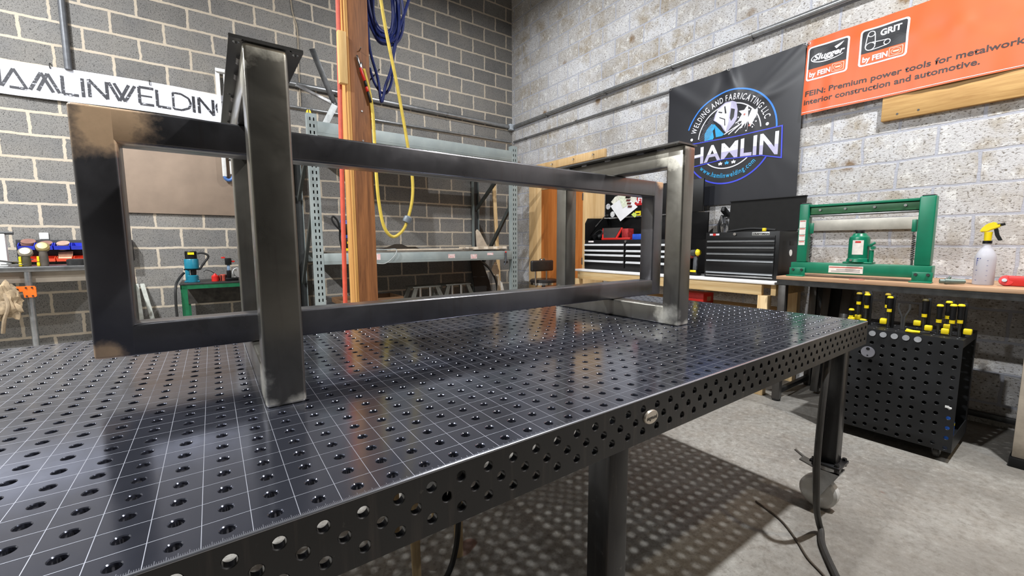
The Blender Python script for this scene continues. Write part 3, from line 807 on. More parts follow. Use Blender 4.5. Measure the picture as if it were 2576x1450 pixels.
# name band
band = [(0.165, 1.085), (0.225, 1.335), (0.71, 1.325), (1.108, 1.335), (1.118, 1.055), (0.945, 1.105), (0.62, 1.127)]
def inset(p, d):
    c = Vector((0.66, 1.225)); return [((x-c.x)*(1-d/0.45)+c.x, (z-c.y)*(1-d/0.125)+c.y) for x, z in p]
b = MB(); patch(b, band, 0.0062); b.build('emblem_band_border', PB2, t, smooth=False)
b = MB(); patch(b, inset(band, 0.011), 0.0070); b.build('emblem_band', PK, t, smooth=False)
def warp_name(x, z):
    s = 0.262+x; f = (s-0.66)/0.42
    k = 0.82+0.22*abs(f)+0.08*f; z0 = 1.135-0.022*f*f*(1 if f < 0 else 1.6)
    return lw(s, z0+z*k, 0.0078)
def subdiv(me_mb, L):
    bm = me_mb.bm; bmesh.ops.triangulate(bm, faces=bm.faces[:])
    for _ in range(4):
        es = [e for e in bm.edges if e.calc_length() > L]
        if not es: break
        bmesh.ops.subdivide_edges(bm, edges=es, cuts=1); bmesh.ops.triangulate(bm, faces=bm.faces[:])
b = MB(); put_text(b, 'HAMLIN', (0, 0, 0), (1, 0, 0), (0, 0, 1), 0.178, 0.82, 0.02); subdiv(b, 0.04)
for v in b.bm.verts: v.co = warp_name(v.co.x, v.co.z)
b.build('name_lettering', PW, t, smooth=False)
b = MB(); put_text(b, 'HAMLIN', (0, 0, 0), (1, 0, 0), (0, 0, 1), 0.178, 0.82, 0.02)
bmesh.ops.bisect_plane(b.bm, geom=b.bm.verts[:]+b.bm.edges[:]+b.bm.faces[:], plane_co=(0, 0, 0.075), plane_no=(0, 0, 1), clear_outer=True); subdiv(b, 0.04)
for v in b.bm.verts:
    v.co = warp_name(v.co.x, v.co.z); v.co.x -= 0.0008
b.build('name_lettering_lower_tone', PL, t, smooth=False)
def star(s, z, r): return [(s+(r if i % 2 == 0 else r*0.42)*math.sin(i*math.pi/5), z+(r if i % 2 == 0 else r*0.42)*math.cos(i*math.pi/5)) for i in range(10)]
for s, m in ((0.575, PW), (0.637, PC), (0.70, PW)):
    b = MB(); patch(b, star(s, 1.093, 0.022)); b.build('emblem_star', m, t, smooth=False)
for s, z in ((0.012, 1.933), (0.62, 1.937), (1.24, 1.937), (1.235, 0.715)):
    b = MB(); p = lw(s, z, 0.003); b.tube([(p[0], p[1]+0.010*math.cos(a*0.785), p[2]+0.010*math.sin(a*0.785)) for a in range(8)], 0.0035, 6, 2, True)
    b.build('grommet', STEEL, t)

# orange banner
def ox(y, z):
    s = 0.96-y
    return XR-0.014-0.036*max(0.0, min(1.0, (1.952-z)/0.58))-0.0035*math.sin(s*38)*math.exp(-s*1.1)-0.006*math.sin(s*9)-0.006*math.exp(-((z-1.9+s*0.2)/0.05)**2)*math.sin(s*23)
ORB = M('orange_vinyl', (212, 88, 32), 0.4, var=0.03, scale=3)
t = thing('banner', 'long glossy orange banner with black lettering above the oak board', 'banner', (XR-0.02, 0.3, 1.37))
b = sheet(lambda u, v, o: (ox(u, v)-o, u, v), 0.960, -0.75, 1.372, 1.952, 150, 14); b.build('vinyl', ORB, t)
def ow(s, z, k=0.004): return (ox(0.96-s, z)-k, 0.96-s, z)
def opatch(mb, pts, k=0.004):
    bm = bmesh.new(); bm.faces.new([bm.verts.new((s, 0, z)) for s, z in pts]); bmesh.ops.triangulate(bm, faces=bm.faces[:])
    for _ in range(5):
        es = [e for e in bm.edges if e.calc_length() > 0.03]
        if not es: break
        bmesh.ops.subdivide_edges(bm, edges=es, cuts=1); bmesh.ops.triangulate(bm, faces=bm.faces[:])
    for v in bm.verts: v.co = ow(v.co.x, v.co.z, k)
    mb._merge(bm)
def rrect(s0, z0, s1, z1, r, n=5):
    out = []
    for cx, cz, a0 in ((s1-r, z1-r, 0), (s0+r, z1-r, 90), (s0+r, z0+r, 180), (s1-r, z0+r, 270)):
        for i in range(n+1):
            a = math.radians(a0+90*i/n); out.append((cx+r*math.cos(a), cz+r*math.sin(a)))
    return out
def otext(txt, s, z, cap, width, nm, mat, bold=0.03, shear=0.0):
    b = MB(); put_text(b, txt, (s, 0, z), (1, 0, 0), (0, 0, 1), cap, width, bold, shear); subdiv(b, 0.03)
    for v in b.bm.verts: v.co = ow(v.co.x, v.co.z, 0.0062 if mat is PW else 0.0035)
    b.build(nm, mat, t, smooth=False)
PKB = M('print_brown_black', (44, 26, 20), 0.4)
for s0, s1, nm in ((0.012, 0.285, 'left'), (0.350, 0.620, 'right')):
    b = MB(); opatch(b, rrect(s0, 1.632, s1, 1.895, 0.022), 0.0034); b.build('logo_panel_border', PW, t, smooth=False)
    b = MB(); opatch(b, rrect(s0+0.012, 1.644, s1-0.012, 1.883, 0.014), 0.0044); b.build('logo_panel', ORB, t, smooth=False)
    b = MB(); opatch(b, [(s0+0.012, 1.722), (s1-0.012, 1.722)]+rrect(s0+0.012, 1.60, s1-0.012, 1.883, 0.014)[:12], 0.0052); b.build('logo_black_field', PK, t, smooth=False)
    otext('by FEIN', s0+0.024, 1.660, 0.038, 0.142, 'logo_lettering', PW, 0.035)
    b = MB()
    for d0, d1 in ((0.0, 0.004), ): 
        q0 = rrect(s1-0.098, 1.652, s1-0.022, 1.712, 0.006); q1 = rrect(s1-0.094, 1.656, s1-0.026, 1.708, 0.004)
        for i in range(len(q0)):
            j = (i+1) % len(q0); b.bm.faces.new([b.bm.verts.new(ow(*p, 0.006)) for p in (q0[i], q0[j], q1[j], q1[i])])
    cx, cz = s1-0.060, 1.682
    for i in range(20):
        a, c = i*0.314159, (i+1)*0.314159
        b.bm.faces.new([b.bm.verts.new(ow(cx+r*math.cos(x)*1.25, cz+r*math.sin(x), 0.006)) for r, x in ((0.022, a), (0.022, c), (0.0195, c), (0.0195, a))])
    opatch(b, [(cx-0.02, cz+0.005), (cx+0.02, cz+0.005), (cx+0.014, cz-0.006), (cx-0.012, cz-0.006)], 0.006)
    b.build('logo_round_mark', M('print_pale_orange', (244, 190, 168), 0.4), t, smooth=False)
otext('Slugger', 0.055, 1.782, 0.046, 0.205, 'logo_script', PW, 0.03, 0.25)
b = MB()
for i in range(24):
    a, c = math.radians(120+i*9), math.radians(129+i*9); w0 = 0.004+0.004*math.sin(i/24*math.pi)
    b.bm.faces.new([b.bm.verts.new(ow(0.150+ra*math.cos(x), 1.795+rb*math.sin(x), 0.0062)) for ra, rb, x in ((0.112, 0.042, a), (0.112, 0.042, c), (0.112-w0, 0.042-w0, c), (0.112-w0, 0.042-w0, a))])
b.build('logo_swoosh', PW, t, smooth=False)
b = MB(); opatch(b, [(0.19, 1.845), (0.25, 1.868), (0.235, 1.848), (0.205, 1.825)], 0.0062); b.build('logo_wing', PW, t, smooth=False)
otext('GRIT', 0.462, 1.822, 0.042, 0.118, 'logo_word', PW, 0.035)
b = MB()
def oring(cx, cz, r, w=0.005):
    for i in range(24):
        a, c = i*0.2618, (i+1)*0.2618
        b.bm.faces.new([b.bm.verts.new(ow(cx+q*math.cos(x), cz+q*math.sin(x), 0.0062)) for q, x in ((r, a), (r, c), (r-w, c), (r-w, a))])
def oline(p, q, w=0.005):
    d = Vector((q[0]-p[0], q[1]-p[1])).normalized()*w/2
    opatch(b, [(p[0]-d.y, p[1]+d.x), (q[0]-d.y, q[1]+d.x), (q[0]+d.y, q[1]-d.x), (p[0]+d.y, p[1]-d.x)], 0.0062)
oring(0.413, 1.852, 0.021); oring(0.411, 1.765, 0.029); oring(0.505, 1.765, 0.020)
oline((0.393, 1.852), (0.383, 1.765)); oline((0.433, 1.85), (0.438, 1.775)); oline((0.42, 1.792), (0.508, 1.784)); oline((0.415, 1.737), (0.505, 1.746))
b.build('logo_belt_outline', PW, t, smooth=False)
otext('FEIN: Premium power tools for metalworking,', 0.018, 1.514, 0.042, 1.22, 'slogan_lettering', PKB, 0.02)
otext('interior construction and automotive.', 0.014, 1.448, 0.042, 0.965, 'slogan_lettering', PKB, 0.02)
b = MB(); opatch(b, [(0.004, 1.388), (1.70, 1.378), (1.70, 1.3815), (0.004, 1.3915)], 0.0035); b.build('edge_stripe', PW, t, smooth=False)
b = MB(); b.tube([(XR-0.02, 0.948+0.010*math.cos(a*0.785), 1.935+0.010*math.sin(a*0.785)) for a in range(8)], 0.0035, 6, 2, True); b.build('grommet', STEEL, t)
b = MB(); b.box(XR-0.04, -0.9, 1.205, XR-0.001, 0.448, 1.392, 0.004)
t = solo(b, 'wood_board', OAK, 'oak plank screwed to the white wall under the orange banner', 'board')
for y in (0.36, 0.25): 
    b = MB(); b.cyl((XR-0.0415, y, 1.24), (XR-0.038, y, 1.24), 0.007, seg=8); o = b.build('screw', DARKSTEEL, t)

# ------------------------------------------------------------------ conduits on the walls
def conduit(nm, pts, r, mat, label, clips=()):
    b = MB(); b.tube(pts, r, 12, 1); o = solo(b, nm, mat, label, 'conduit')
    for (c, ax) in clips:
        b = MB()
        for s in (-1,): b.tube([(c[0]+ax[0]*d, c[1]+ax[1]*d, c[2]) for d in (-0.012, 0.012)], r+0.005, 12, 1)
        b.build('clip', STEEL, o)
    return o
conduit('electrical_conduit', [(-1.78, YB-0.037, 2.192), (1.68, YB-0.037, 2.178)], 0.03, GALV, 'thick steel conduit running along the dark block wall', [((-0.9, YB-0.037, 2.185), (1, 0)), ((0.6, YB-0.037, 2.181), (1, 0))])
conduit('electrical_conduit', [(-1.69, YB-0.018, 1.935), (1.74, YB-0.018, 1.955)], 0.016, GALV, 'thin steel conduit under the thick one along the dark wall')
conduit('electrical_conduit', [(XR-0.031, 4.99, 2.176), (XR-0.031, -3.0, 2.150)], 0.024, GALV, 'thick steel conduit running along the white wall above the banners', [((XR-0.031, y, 2.17-(5-y)*0.0032), (0, 1)) for y in (4.2, 3.1, 2.2, 1.4)])
conduit('electrical_conduit', [(XR-0.02, 5.02, 1.948), (XR-0.02, 2.22, 1.931)], 0.013, GALV, 'thin dark conduit on the white wall ending at the black banner', [((XR-0.02, y, 1.943), (0, 1)) for y in (4.7, 3.6, 2.7)])
b = MB(); b.box(1.69, YB-0.075, 2.13, 1.775, YB-0.002, 2.22, 0.006); solo(b, 'conduit_box', M('light_grey_box', (188, 196, 204), 0.4), 'small grey conduit elbow box in the corner of the two walls', 'junction box')
b = MB(); b.tube([(-3.215, YB-0.03, 4.3), (-3.222, YB-0.03, 1.93)], 0.026, 12, 1); solo(b, 'vertical_conduit', M('grey_pipe', (96, 98, 102), 0.45, 0.3), 'vertical grey conduit behind the white banner on the dark wall', 'conduit')
b = MB(); b.tube([(-1.345, YB-0.012, 4.2), (-1.345, YB-0.012, 3.12), (-1.295, YB-0.012, 2.83), (-1.30, YB-0.012, 2.4), (-1.302, YB-0.012, 1.92)], 0.005, 6, 5); solo(b, 'loose_wire', M('beige_wire', (170, 156, 134), 0.6), 'thin beige wire hanging down the dark block wall', 'wire')
b = MB(); b.box(-3.0, YB-0.022, 0.655, -1.80, YB-0.004, 1.275, 0.002); solo(b, 'hardboard_panel', MASON, 'brown hardboard panel fixed flat on the dark block wall', 'panel')
t = thing('wall_bracket', 'white tube bracket with blue end hanging on the dark wall beside the banner', 'bracket', (-2.07, 5.03, 1.03))
b = MB(); b.box(-2.115, 5.0, 2.15, -1.94, 5.08, 2.185, 0.004); b.build('top_arm', WHITE, t)
for x, z0 in ((-2.098, 1.07), (-2.028, 1.10)):
    b = MB(); b.box(x-0.019, 5.02, z0, x+0.019, 5.05, 2.15, 0.004); b.build('tube', WHITE, t)
b = MB(); b.tube([(-2.10, 5.035, 1.075), (-2.09, 5.035, 1.045), (-2.063, 5.035, 1.035), (-2.035, 5.035, 1.05), (-2.02, 5.035, 1.085)], 0.016, 8); b.build('end_cap', M('blue_rubber', (70, 112, 176), 0.5), t)
b = MB(); b.box(-2.055, 5.01, 1.245, -2.0, 5.06, 1.26, 0.003); b.build('clip', DARKSTEEL, t)

# ------------------------------------------------------------------ timber post and what hangs on it
t = thing('timber_post', 'tall brown timber post standing behind the welding table', 'post', (-1.28, 2.92, -H))
b = MB(); b.box(-1.338, 2.83, -H, -1.190, 3.01, ZC, 0.004); b.build('core', TIMBER, t)
for x0, x1 in ((-1.351, -1.339), (-1.364, -1.352)):
    b = MB(); b.box(x0, 2.828, -H, x1, 3.005, ZC, 0.002); b.build('side_board', TIMBERPALE, t, 'pale yellow side board')
for z in (1.13, 1.35, 1.63):
    b = MB(); b.cyl((-1.262, 2.832, z), (-1.262, 2.824, z), 0.007, seg=8); b.build('screw', STEEL, t)
b = MB(); b.box(-1.424, 2.788, 1.516, -1.3645, 2.834, 1.884, 0.006); solo(b, 'wood_block', wood('pale_block', (206, 164, 100), (228, 190, 128), 'z', 1.0), 'short pale wood block fixed to the left side of the timber post', 'wood block')
b = MB(); b.tube([(-1.394, 2.858, ZC), (-1.394, 2.858, 2.8), (-1.396, 2.858, 2.11), (-1.412, 2.858, 1.4), (-1.426, 2.856, 0.7), (-1.442, 2.853, -0.13), (-1.455, 2.85, -H+0.017)], 0.0165, 10, 4)
solo(b, 'air_hose', REDORANGE, 'red air hose hanging straight down beside the timber post', 'hose')
t = thing('cord_coil', 'coil of dark blue cord hanging on the right of the timber post', 'cord', (-1.02, 2.93, 1.47))
b = MB(); b.tube([(-1.19, 2.93, 2.60), (-1.02, 2.93, 2.60), (-0.99, 2.93, 2.66)], 0.012, 8); b.build('hook', DARKSTEEL, t)
for k in range(11):
    rx = 0.115+0.05*random.random(); zb = 1.93+0.10*random.random(); zt = 2.60; dx = random.uniform(-0.03, 0.03); dy = 2.90+0.055*random.random()
    pts = []
    for i in range(14):
        a = 2*math.pi*i/14
        pts.append((-1.025+dx+rx*math.cos(a)*(0.75+0.25*math.sin(-a)), dy+0.012*math.sin(a*2+k), (zb+zt)/2+(zt-zb)/2*math.sin(a)))
    b = MB(); b.tube(pts, 0.0115, 7, 4, True); b.build('loop', BLUE, t)
b = MB(); b.tube([(-1.17, 2.9, 2.05), (-1.16, 2.9, 1.85), (-1.105, 2.9, 1.64), (-1.083, 2.9, 1.47), (-1.045, 2.9, 1.60), (-0.99, 2.9, 1.75), (-0.95, 2.9, 1.96), (-0.84, 2.9, 2.28), (-0.72, 2.9, 2.65), (-0.6, 2.9, 3.2)], 0.0115, 8, 6); b.build('tail', BLUE, t)
b = MB(); b.tube([(-1.16, 2.92, 1.72), (-1.13, 2.92, 1.62), (-1.08, 2.92, 1.555), (-1.03, 2.92, 1.56), (-0.985, 2.92, 1.66), (-0.965, 2.92, 1.85), (-0.90, 2.92, 2.1)], 0.0105, 8, 6); b.build('tail', BLUE, t)
t = thing('yellow_power_lead', 'yellow power cord looping down in front of the dark wall beside the post', 'cord', (-1.05, 2.8, 0.39))
b = MB(); b.tube([(-1.13, 2.80, 2.9), (-1.095, 2.80, 2.2), (-0.98, 2.80, 1.55), (-0.915, 2.80, 1.15), (-0.882, 2.80, 0.90), (-0.885, 2.80, 0.72), (-0.925, 2.80, 0.56), (-0.975, 2.80, 0.45), (-1.06, 2.80, 0.395), (-1.13, 2.80, 0.47), (-1.165, 2.80, 0.66), (-1.178, 2.80, 0.88), (-1.178, 2.815, 1.15), (-1.19, 2.815, 1.42), (-1.24, 2.815, 1.66)], 0.0125, 10, 7); b.build('cord', YELCORD, t)
b = MB(); b.lathe((-0.936, 2.80, 0.535), [(0.0, -0.028), (0.03, -0.026), (0.036, -0.01), (0.036, 0.018), (0.024, 0.03), (0.0, 0.03)], 14, (0.55, 0, 1)); b.build('plug', M('grey_plug', (112, 120, 128), 0.4), t)
t = thing('bolt_cutter', 'red and black long handled cutter hanging from nails on the timber post', 'hand tool', (-1.235, 2.80, 1.43))
b = MB(); b.cyl((-1.285, 2.829, 1.72), (-1.287, 2.80, 1.735), 0.005, seg=6); b.build('nail', STEEL, t)
b = MB(); b.cyl((-1.262, 2.829, 1.79), (-1.262, 2.79, 1.80), 0.004, seg=6); b.build('nail', STEEL, t)
b = MB(); b.beam((-1.288, 2.812, 1.745), (-1.268, 2.81, 1.655), 0.018, 0.014, 0.003); b.beam((-1.262, 2.812, 1.70), (-1.262, 2.81, 1.64), 0.02, 0.014, 0.003); b.build('jaw', CHROME, t)
for (p, q, m) in (((-1.268, 2.806, 1.66), (-1.238, 2.806, 1.57), RED), ((-1.238, 2.806, 1.57), (-1.228, 2.806, 1.53), BLACK), ((-1.228, 2.806, 1.53), (-1.218, 2.806, 1.495), RED), ((-1.218, 2.806, 1.495), (-1.198, 2.806, 1.42), BLACK)):
    b = MB(); b.beam(p, q, 0.026, 0.016, 0.004); b.build('handle', m, t)
b = MB(); b.beam((-1.183, 2.95, 1.60), (-1.075, 2.95, 1.735), 0.035, 0.01, 0.002); solo(b, 'flat_bar', DARKSTEEL, 'short dark flat bar sticking out behind the timber post', 'flat bar')
# ------------------------------------------------------------------ left workbench along the dark wall
t = thing('workbench', 'steel topped workbench against the dark wall at the far left', 'workbench', (-4.0, 4.75, -H))
b = MB(); b.box(-5.6, 4.40, 0.125, -2.99, 5.06, 0.165, 0.004); b.build('top', STEEL, t)
b = MB(); b.box(-5.6, 4.46, 0.035, -3.0, 4.50, 0.122, 0.003); b.build('apron', M('beige_board', (168, 158, 144), 0.7, var=0.1, scale=5), t)
for x, y in ((-3.475, 4.42), (-3.03, 4.95), (-5.0, 4.42), (-5.0, 4.95)):
    b = MB(); b.cyl((x, y, -H), (x, y, 0.124), 0.021, seg=12); b.build('leg', GALV, t)
b = MB(); b.prism([(-3.585, 4.385, -0.03), (-3.585, 4.385, 0.012), (-3.44, 4.385, 0.012), (-3.432, 4.385, 0.0), (-3.432, 4.385, -0.07), (-3.44, 4.385, -0.078), (-3.50, 4.385, -0.078), (-3.505, 4.385, -0.03)], (0, 0.012, 0))
t = solo(b, 'orange_bracket', ORANGE, 'flat orange steel bracket bolted to the bench leg', 'bracket')
for x, z in ((-3.485, 0.0), (-3.452, 0.0), (-3.485, -0.066), (-3.452, -0.066), (-3.53, -0.01)):
    b = MB(); b.cyl((x, 4.385, z), (x, 4.378, z), 0.006, seg=8); b.build('bolt', DARKSTEEL, t)
# hanging work gloves
def crumple(mb, c, r, sc, seed, amp=0.35, sub=4):
    b = bmesh.new(); bmesh.ops.create_icosphere(b, subdivisions=sub, radius=1)
    for v in b.verts:
        n = mnoise.noise(v.co*1.7+Vector((seed, 0, 0)))*amp+mnoise.noise(v.co*4.2+Vector((0, seed, 0)))*amp*0.55+abs(mnoise.noise(v.co*8+Vector((0, 0, seed))))*amp*0.3
        v.co = v.co*(1+n)
    b.transform(Matrix.Translation(c) @ Matrix.Diagonal((r*sc[0], r*sc[1], r*sc[2], 1)))
    mb._merge(b)
t = thing('work_apron', 'crumpled pale leather work apron hanging under the far left bench', 'apron', (-3.6, 4.36, -0.30))
b = MB(); crumple(b, (-3.60, 4.35, -0.10), 0.10, (0.85, 0.4, 1.2), 3.1, 0.6); b.build('cloth', M('pale_leather', (160, 140, 112), 0.8, var=0.3, scale=14), t)
b = MB(); b.tube([(-3.60, 4.34, 0.0), (-3.57, 4.31, -0.12), (-3.60, 4.31, -0.24), (-3.62, 4.33, -0.34)], 0.012, 7); b.build('strap', M('pale_leather_dark', (150, 132, 108), 0.8), t)
# blue and orange bins on a black rail
b = MB(); b.box(-3.66, 4.985, 0.18, -2.9, 5.08, 0.385, 0.003); solo(b, 'bin_rail', M('black_rail', (30, 28, 34), 0.5), 'black wall rail carrying two rows of small plastic bins', 'rail')
b = MB(); b.box(-3.535, 5.075, 0.39, -3.475, 5.088, 0.45, 0.003); solo(b, 'wall_tag', WHITE, 'small white tag on the dark wall above the blue bins', 'tag')
def bin_(x, z, mat, label, grp, d=0.105, h=0.062):
    t = MB(); w = 0.100; y1 = 4.984; y0 = y1-d
    t.box(x, y0, z, x+w, y1, z+0.004); t.box(x, y1-0.004, z, x+w, y1, z+h)
    t.prism([(x, y1, z), (x, y0, z), (x, y0-0.008, z+h*0.55), (x, y0+0.025, z+h), (x, y1, z+h)], (0.004, 0, 0))
    t.prism([(x+w-0.004, y1, z), (x+w-0.004, y0, z), (x+w-0.004, y0-0.008, z+h*0.55), (x+w-0.004, y0+0.025, z+h), (x+w-0.004, y1, z+h)], (0.004, 0, 0))
    t.prism([(x, y0, z), (x+w, y0, z), (x+w, y0-0.01, z+h*0.55), (x, y0-0.01, z+h*0.55)], (0, 0.004, 0))
    return solo(t, 'storage_bin', mat, label, 'bin', grp)
SAND = M('sanding_disc_brown', (132, 96, 86), 0.85, var=0.08); SAND2 = M('sanding_disc_tan', (170, 140, 124), 0.85, var=0.08)
pos = ('first blue bin from the left holding a tall pile of brown discs', 'second blue bin from the left, behind the upright grinder head', 'third blue bin from the left holding pale brown discs', 'fourth blue bin from the left, empty, beside the steel table base')
pos2 = ('first orange bin from the left, behind the upright yellow grinder', 'second orange bin from the left, behind the dark grinder body', 'third orange bin from the left holding tan sanding sheets', 'fourth orange bin from the left, behind the dark round tin')
for i in range(4):
    x = -3.625+0.108*i
    bin_(x, 0.296, BLUEBIN, pos[i], 'blue bins on the upper rail')
    bin_(x+0.004, 0.190, ORANGEBIN, pos2[i], 'orange bins on the lower rail', 0.085, 0.05)
for i, (n, m, lab) in enumerate(((4, SAND, 'tilted pile of dark brown sanding discs in the first blue bin'), (3, SAND, 'brown sanding discs in the second blue bin'), (3, SAND2, 'pale brown sanding discs in the third blue bin'))):
    b = MB()
    for k in range(n):
        c = Vector((-3.575+0.108*i+0.004*(k % 2), 4.932, 0.318+0.016*k)); ax = Vector((0.12*(k % 2)-0.05, -0.55, 1)).normalized()
        b.cyl(c-ax*0.0075, c+ax*0.0075, 0.043+0.002*(k % 2), seg=20)
    solo(b, 'sanding_discs', m, lab, 'sanding discs')
b = MB(); b.prism([(-3.395, 4.90, 0.20), (-3.305, 4.90, 0.20), (-3.305, 4.95, 0.268), (-3.40, 4.95, 0.262)], (0, 0.006, 0.012)); solo(b, 'sanding_sheet', M('tan_sheet', (222, 168, 134), 0.8), 'tan sanding sheet leaning in the third orange bin', 'sanding sheet')
def grinder(x, y, zt, label, head, body):
    t = thing('angle_grinder', label, 'grinder', (x, y, 0.165))
    b = MB(); b.lathe((x, y, 0.166), [(0.0, 0), (0.026, 0), (0.029, 0.03), (0.027, zt*0.55), (0.022, zt*0.8), (0.0, zt*0.82)], 14); b.build('body', body, t)
    b = MB(); b.lathe((x, y+0.005, 0.166+zt), [(0.0, -0.028), (0.03, -0.028), (0.042, -0.015), (0.042, 0.012), (0.03, 0.024), (0.0, 0.026)], 16, (0.1, -0.8, 0.5)); b.build('head', head, t)
    b = MB(); b.box(x-0.037, y-0.03, 0.166, x-0.02, y+0.01, 0.195, 0.003); b.build('switch', YELLOW, t)
    b = MB(); b.beam((x-0.028, y-0.02, 0.20), (x-0.028, y-0.02, 0.245), 0.014, 0.014, 0.003); b.build('paddle', YELLOW, t)
    return t
grinder(-3.505, 4.55, 0.112, 'yellow and grey angle grinder standing upright on the left bench', M('grey_gear_head', (142, 134, 118), 0.4, 0.4), M('dark_grinder', (70, 66, 48), 0.5))
grinder(-3.412, 4.58, 0.155, 'taller dark angle grinder with ribbed yellow head on the left bench', M('yellow_gear_head', (160, 142, 96), 0.4, 0.3), M('brown_grinder', (84, 76, 68), 0.5))
b = MB(); b.lathe((-3.222, 4.6, 0.166), [(0.0, 0), (0.062, 0), (0.064, 0.006), (0.064, 0.046), (0.05, 0.052), (0.0, 0.052)], 22); solo(b, 'round_tin', DARKSTEEL, 'dark round tin on the left bench in front of the orange bins', 'tin')
t = thing('metal_stand', 'white painted angle standing on the far left bench', 'bracket', (-3.645, 4.72, 0.165))
b = MB(); b.box(-3.70, 4.70, 0.166, -3.645, 4.74, 0.43, 0.003); b.build('upright', WHITE, t)
b = MB(); b.cyl((-3.68, 4.72, 0.437), (-3.60, 4.72, 0.437), 0.014, seg=10); b.build('rod', DARKSTEEL, t)
for i, (x, y, a, w, lab) in enumerate(((-3.60, 4.55, 0.6, 0.05, 'bent grey strip offcut leaning nearest the white angle'), (-3.56, 4.50, -0.5, 0.035, 'long flat steel offcut lying on the far left bench'), (-3.56, 4.64, 0.9, 0.04, 'short steel offcut beside the upright grinder'))):
    b = MB(); b.obox((x, y, 0.183+0.02*(i != 1)), (0.16, w, 0.006), Euler((0.15*(i-1), 0.22*(1-i), a)), 0.001); solo(b, 'steel_offcut', STEEL, lab, 'offcut')
# pale bent strips leaning behind the bench
for x, lean, lab in ((-2.885, 0.045, 'left one of two pale strips leaning on the dark wall'), (-2.84, 0.13, 'right, more tilted one of two pale strips leaning on the dark wall')):
    b = MB(); b.beam((x+lean, 4.76, -H+0.012), (x-0.02, 5.055, -0.055), 0.036, 0.012, 0.002); solo(b, 'leaning_strip', M('pale_grey_strip', (176, 178, 170), 0.5), lab, 'strip')

# ------------------------------------------------------------------ green stand with magnetic drill
t = thing('green_stand', 'green steel stand with a dark top against the dark wall', 'stand', (-2.2, 4.75, -H))
b = MB(); b.box(-2.535, 4.46, -0.045, -1.90, 5.0, -0.03, 0.003); b.build('top', DARKSTEEL, t)
b = MB(); b.box(-2.53, 4.465, -0.085, -1.905, 4.475, -0.046); b.build('rim', GREEN2, t)
for x in (-2.528, -1.957):
    for y in (4.465, 4.94):
        b = MB(); b.box(x, y, -H, x+0.05, y+0.006, -0.046); b.box(x if x < -2 else x+0.044, y, -H, x+0.006 if x < -2 else x+0.05, y+0.05, -0.046); b.build('leg', GREEN2, t)
b = MB(); b.box(-2.5, 4.93, -0.28, -1.92, 4.945, -0.06); b.build('back_plate', M('dark_back_plate', (52, 48, 42), 0.7, var=0.3, scale=20), t)
t = thing('magnetic_drill', 'teal and black magnetic drill standing on the green stand', 'drill', (-2.435, 4.62, -0.03))
b = MB(); b.lathe((-2.435, 4.62, 0.10), [(0.0, 0.0), (0.052, 0.0), (0.058, 0.006), (0.058, 0.09), (0.054, 0.098), (0.0, 0.098)], 24); b.build('motor_housing', TEAL, t)
b = MB(); b.lathe((-2.435, 4.62, 0.199), [(0.0, 0.0), (0.048, 0.0), (0.048, 0.068), (0.044, 0.074), (0.0, 0.074)], 24); b.build('motor_cap', BLACK, t)
b = MB(); b.box(-2.458, 4.566, 0.240, -2.408, 4.574, 0.262); b.build('label', YELLOW, t, 'yellow label')
b = MB(); b.lathe((-2.435, 4.62, -0.028), [(0.0, 0), (0.048, 0), (0.048, 0.06), (0.04, 0.066), (0.0, 0.066)], 20); b.box(-2.49, 4.6, -0.029, -2.455, 4.68, 0.1, 0.006); b.box(-2.50, 4.59, -0.0295, -2.38, 4.66, -0.015, 0.003); b.build('base', TEAL, t)
b = MB(); b.lathe((-2.425, 4.62, 0.036), [(0.0, 0), (0.02, 0), (0.024, 0.03), (0.024, 0.062), (0.0, 0.063)], 14); b.box(-2.50, 4.60, 0.088, -2.365, 4.64, 0.102, 0.003); b.build('spindle', BLACK, t)
b = MB(); b.tube([(-2.385, 4.60, 0.25), (-2.35, 4.60, 0.255), (-2.31, 4.60, 0.24), (-2.30, 4.60, 0.21), (-2.34, 4.60, 0.15), (-2.37, 4.60, 0.10)], 0.010, 8); b.build('cable', BLACKRUB, t)
b = MB(); b.tube([(-2.502, 4.66, 0.06), (-2.54, 4.58, 0.01), (-2.562, 4.44, -0.06), (-2.57, 4.42, -0.25), (-2.565, 4.42, -0.5), (-2.57, 4.40, -0.8), (-2.66, 4.38, -H+0.012)], 0.011, 8); solo(b, 'drill_cable', BLACKRUB, 'black cable hanging down from the teal magnetic drill', 'cable')
t = thing('oil_can', 'small red oil can with thin bent spout on the green stand', 'oil can', (-2.255, 4.60, -0.03))
b = MB(); b.lathe((-2.255, 4.60, -0.029), [(0.0, 0), (0.031, 0), (0.031, 0.05), (0.012, 0.068), (0.008, 0.078), (0.0, 0.078)], 18); b.build('body', RED, t)
b = MB(); b.tube([(-2.255, 4.60, 0.045), (-2.29, 4.59, 0.075), (-2.33, 4.585, 0.085), (-2.345, 4.585, 0.065)], 0.004, 6); b.build('spout', DARKSTEEL, t)
t = thing('spray_can', 'short red and black ribbed can beside the oil can', 'can', (-2.19, 4.61, -0.03))
b = MB(); b.lathe((-2.19, 4.61, -0.029), [(0.0, 0), (0.028, 0), (0.03, 0.055), (0.02, 0.065), (0.0, 0.066)], 16); b.build('body', M('red_brown_can', (168, 70, 54), 0.5), t)
for a in range(5):
    b = MB(); q = a*1.2566+0.4; b.beam((-2.19+0.03*math.cos(q), 4.61+0.03*math.sin(q), -0.025), (-2.19+0.031*math.cos(q), 4.61+0.031*math.sin(q), 0.03), 0.008, 0.004); b.build('rib', BLACK, t)
t = thing('fastener_gun', 'black upright tool with red levers on the green stand', 'hand tool', (-2.14, 4.60, -0.03))
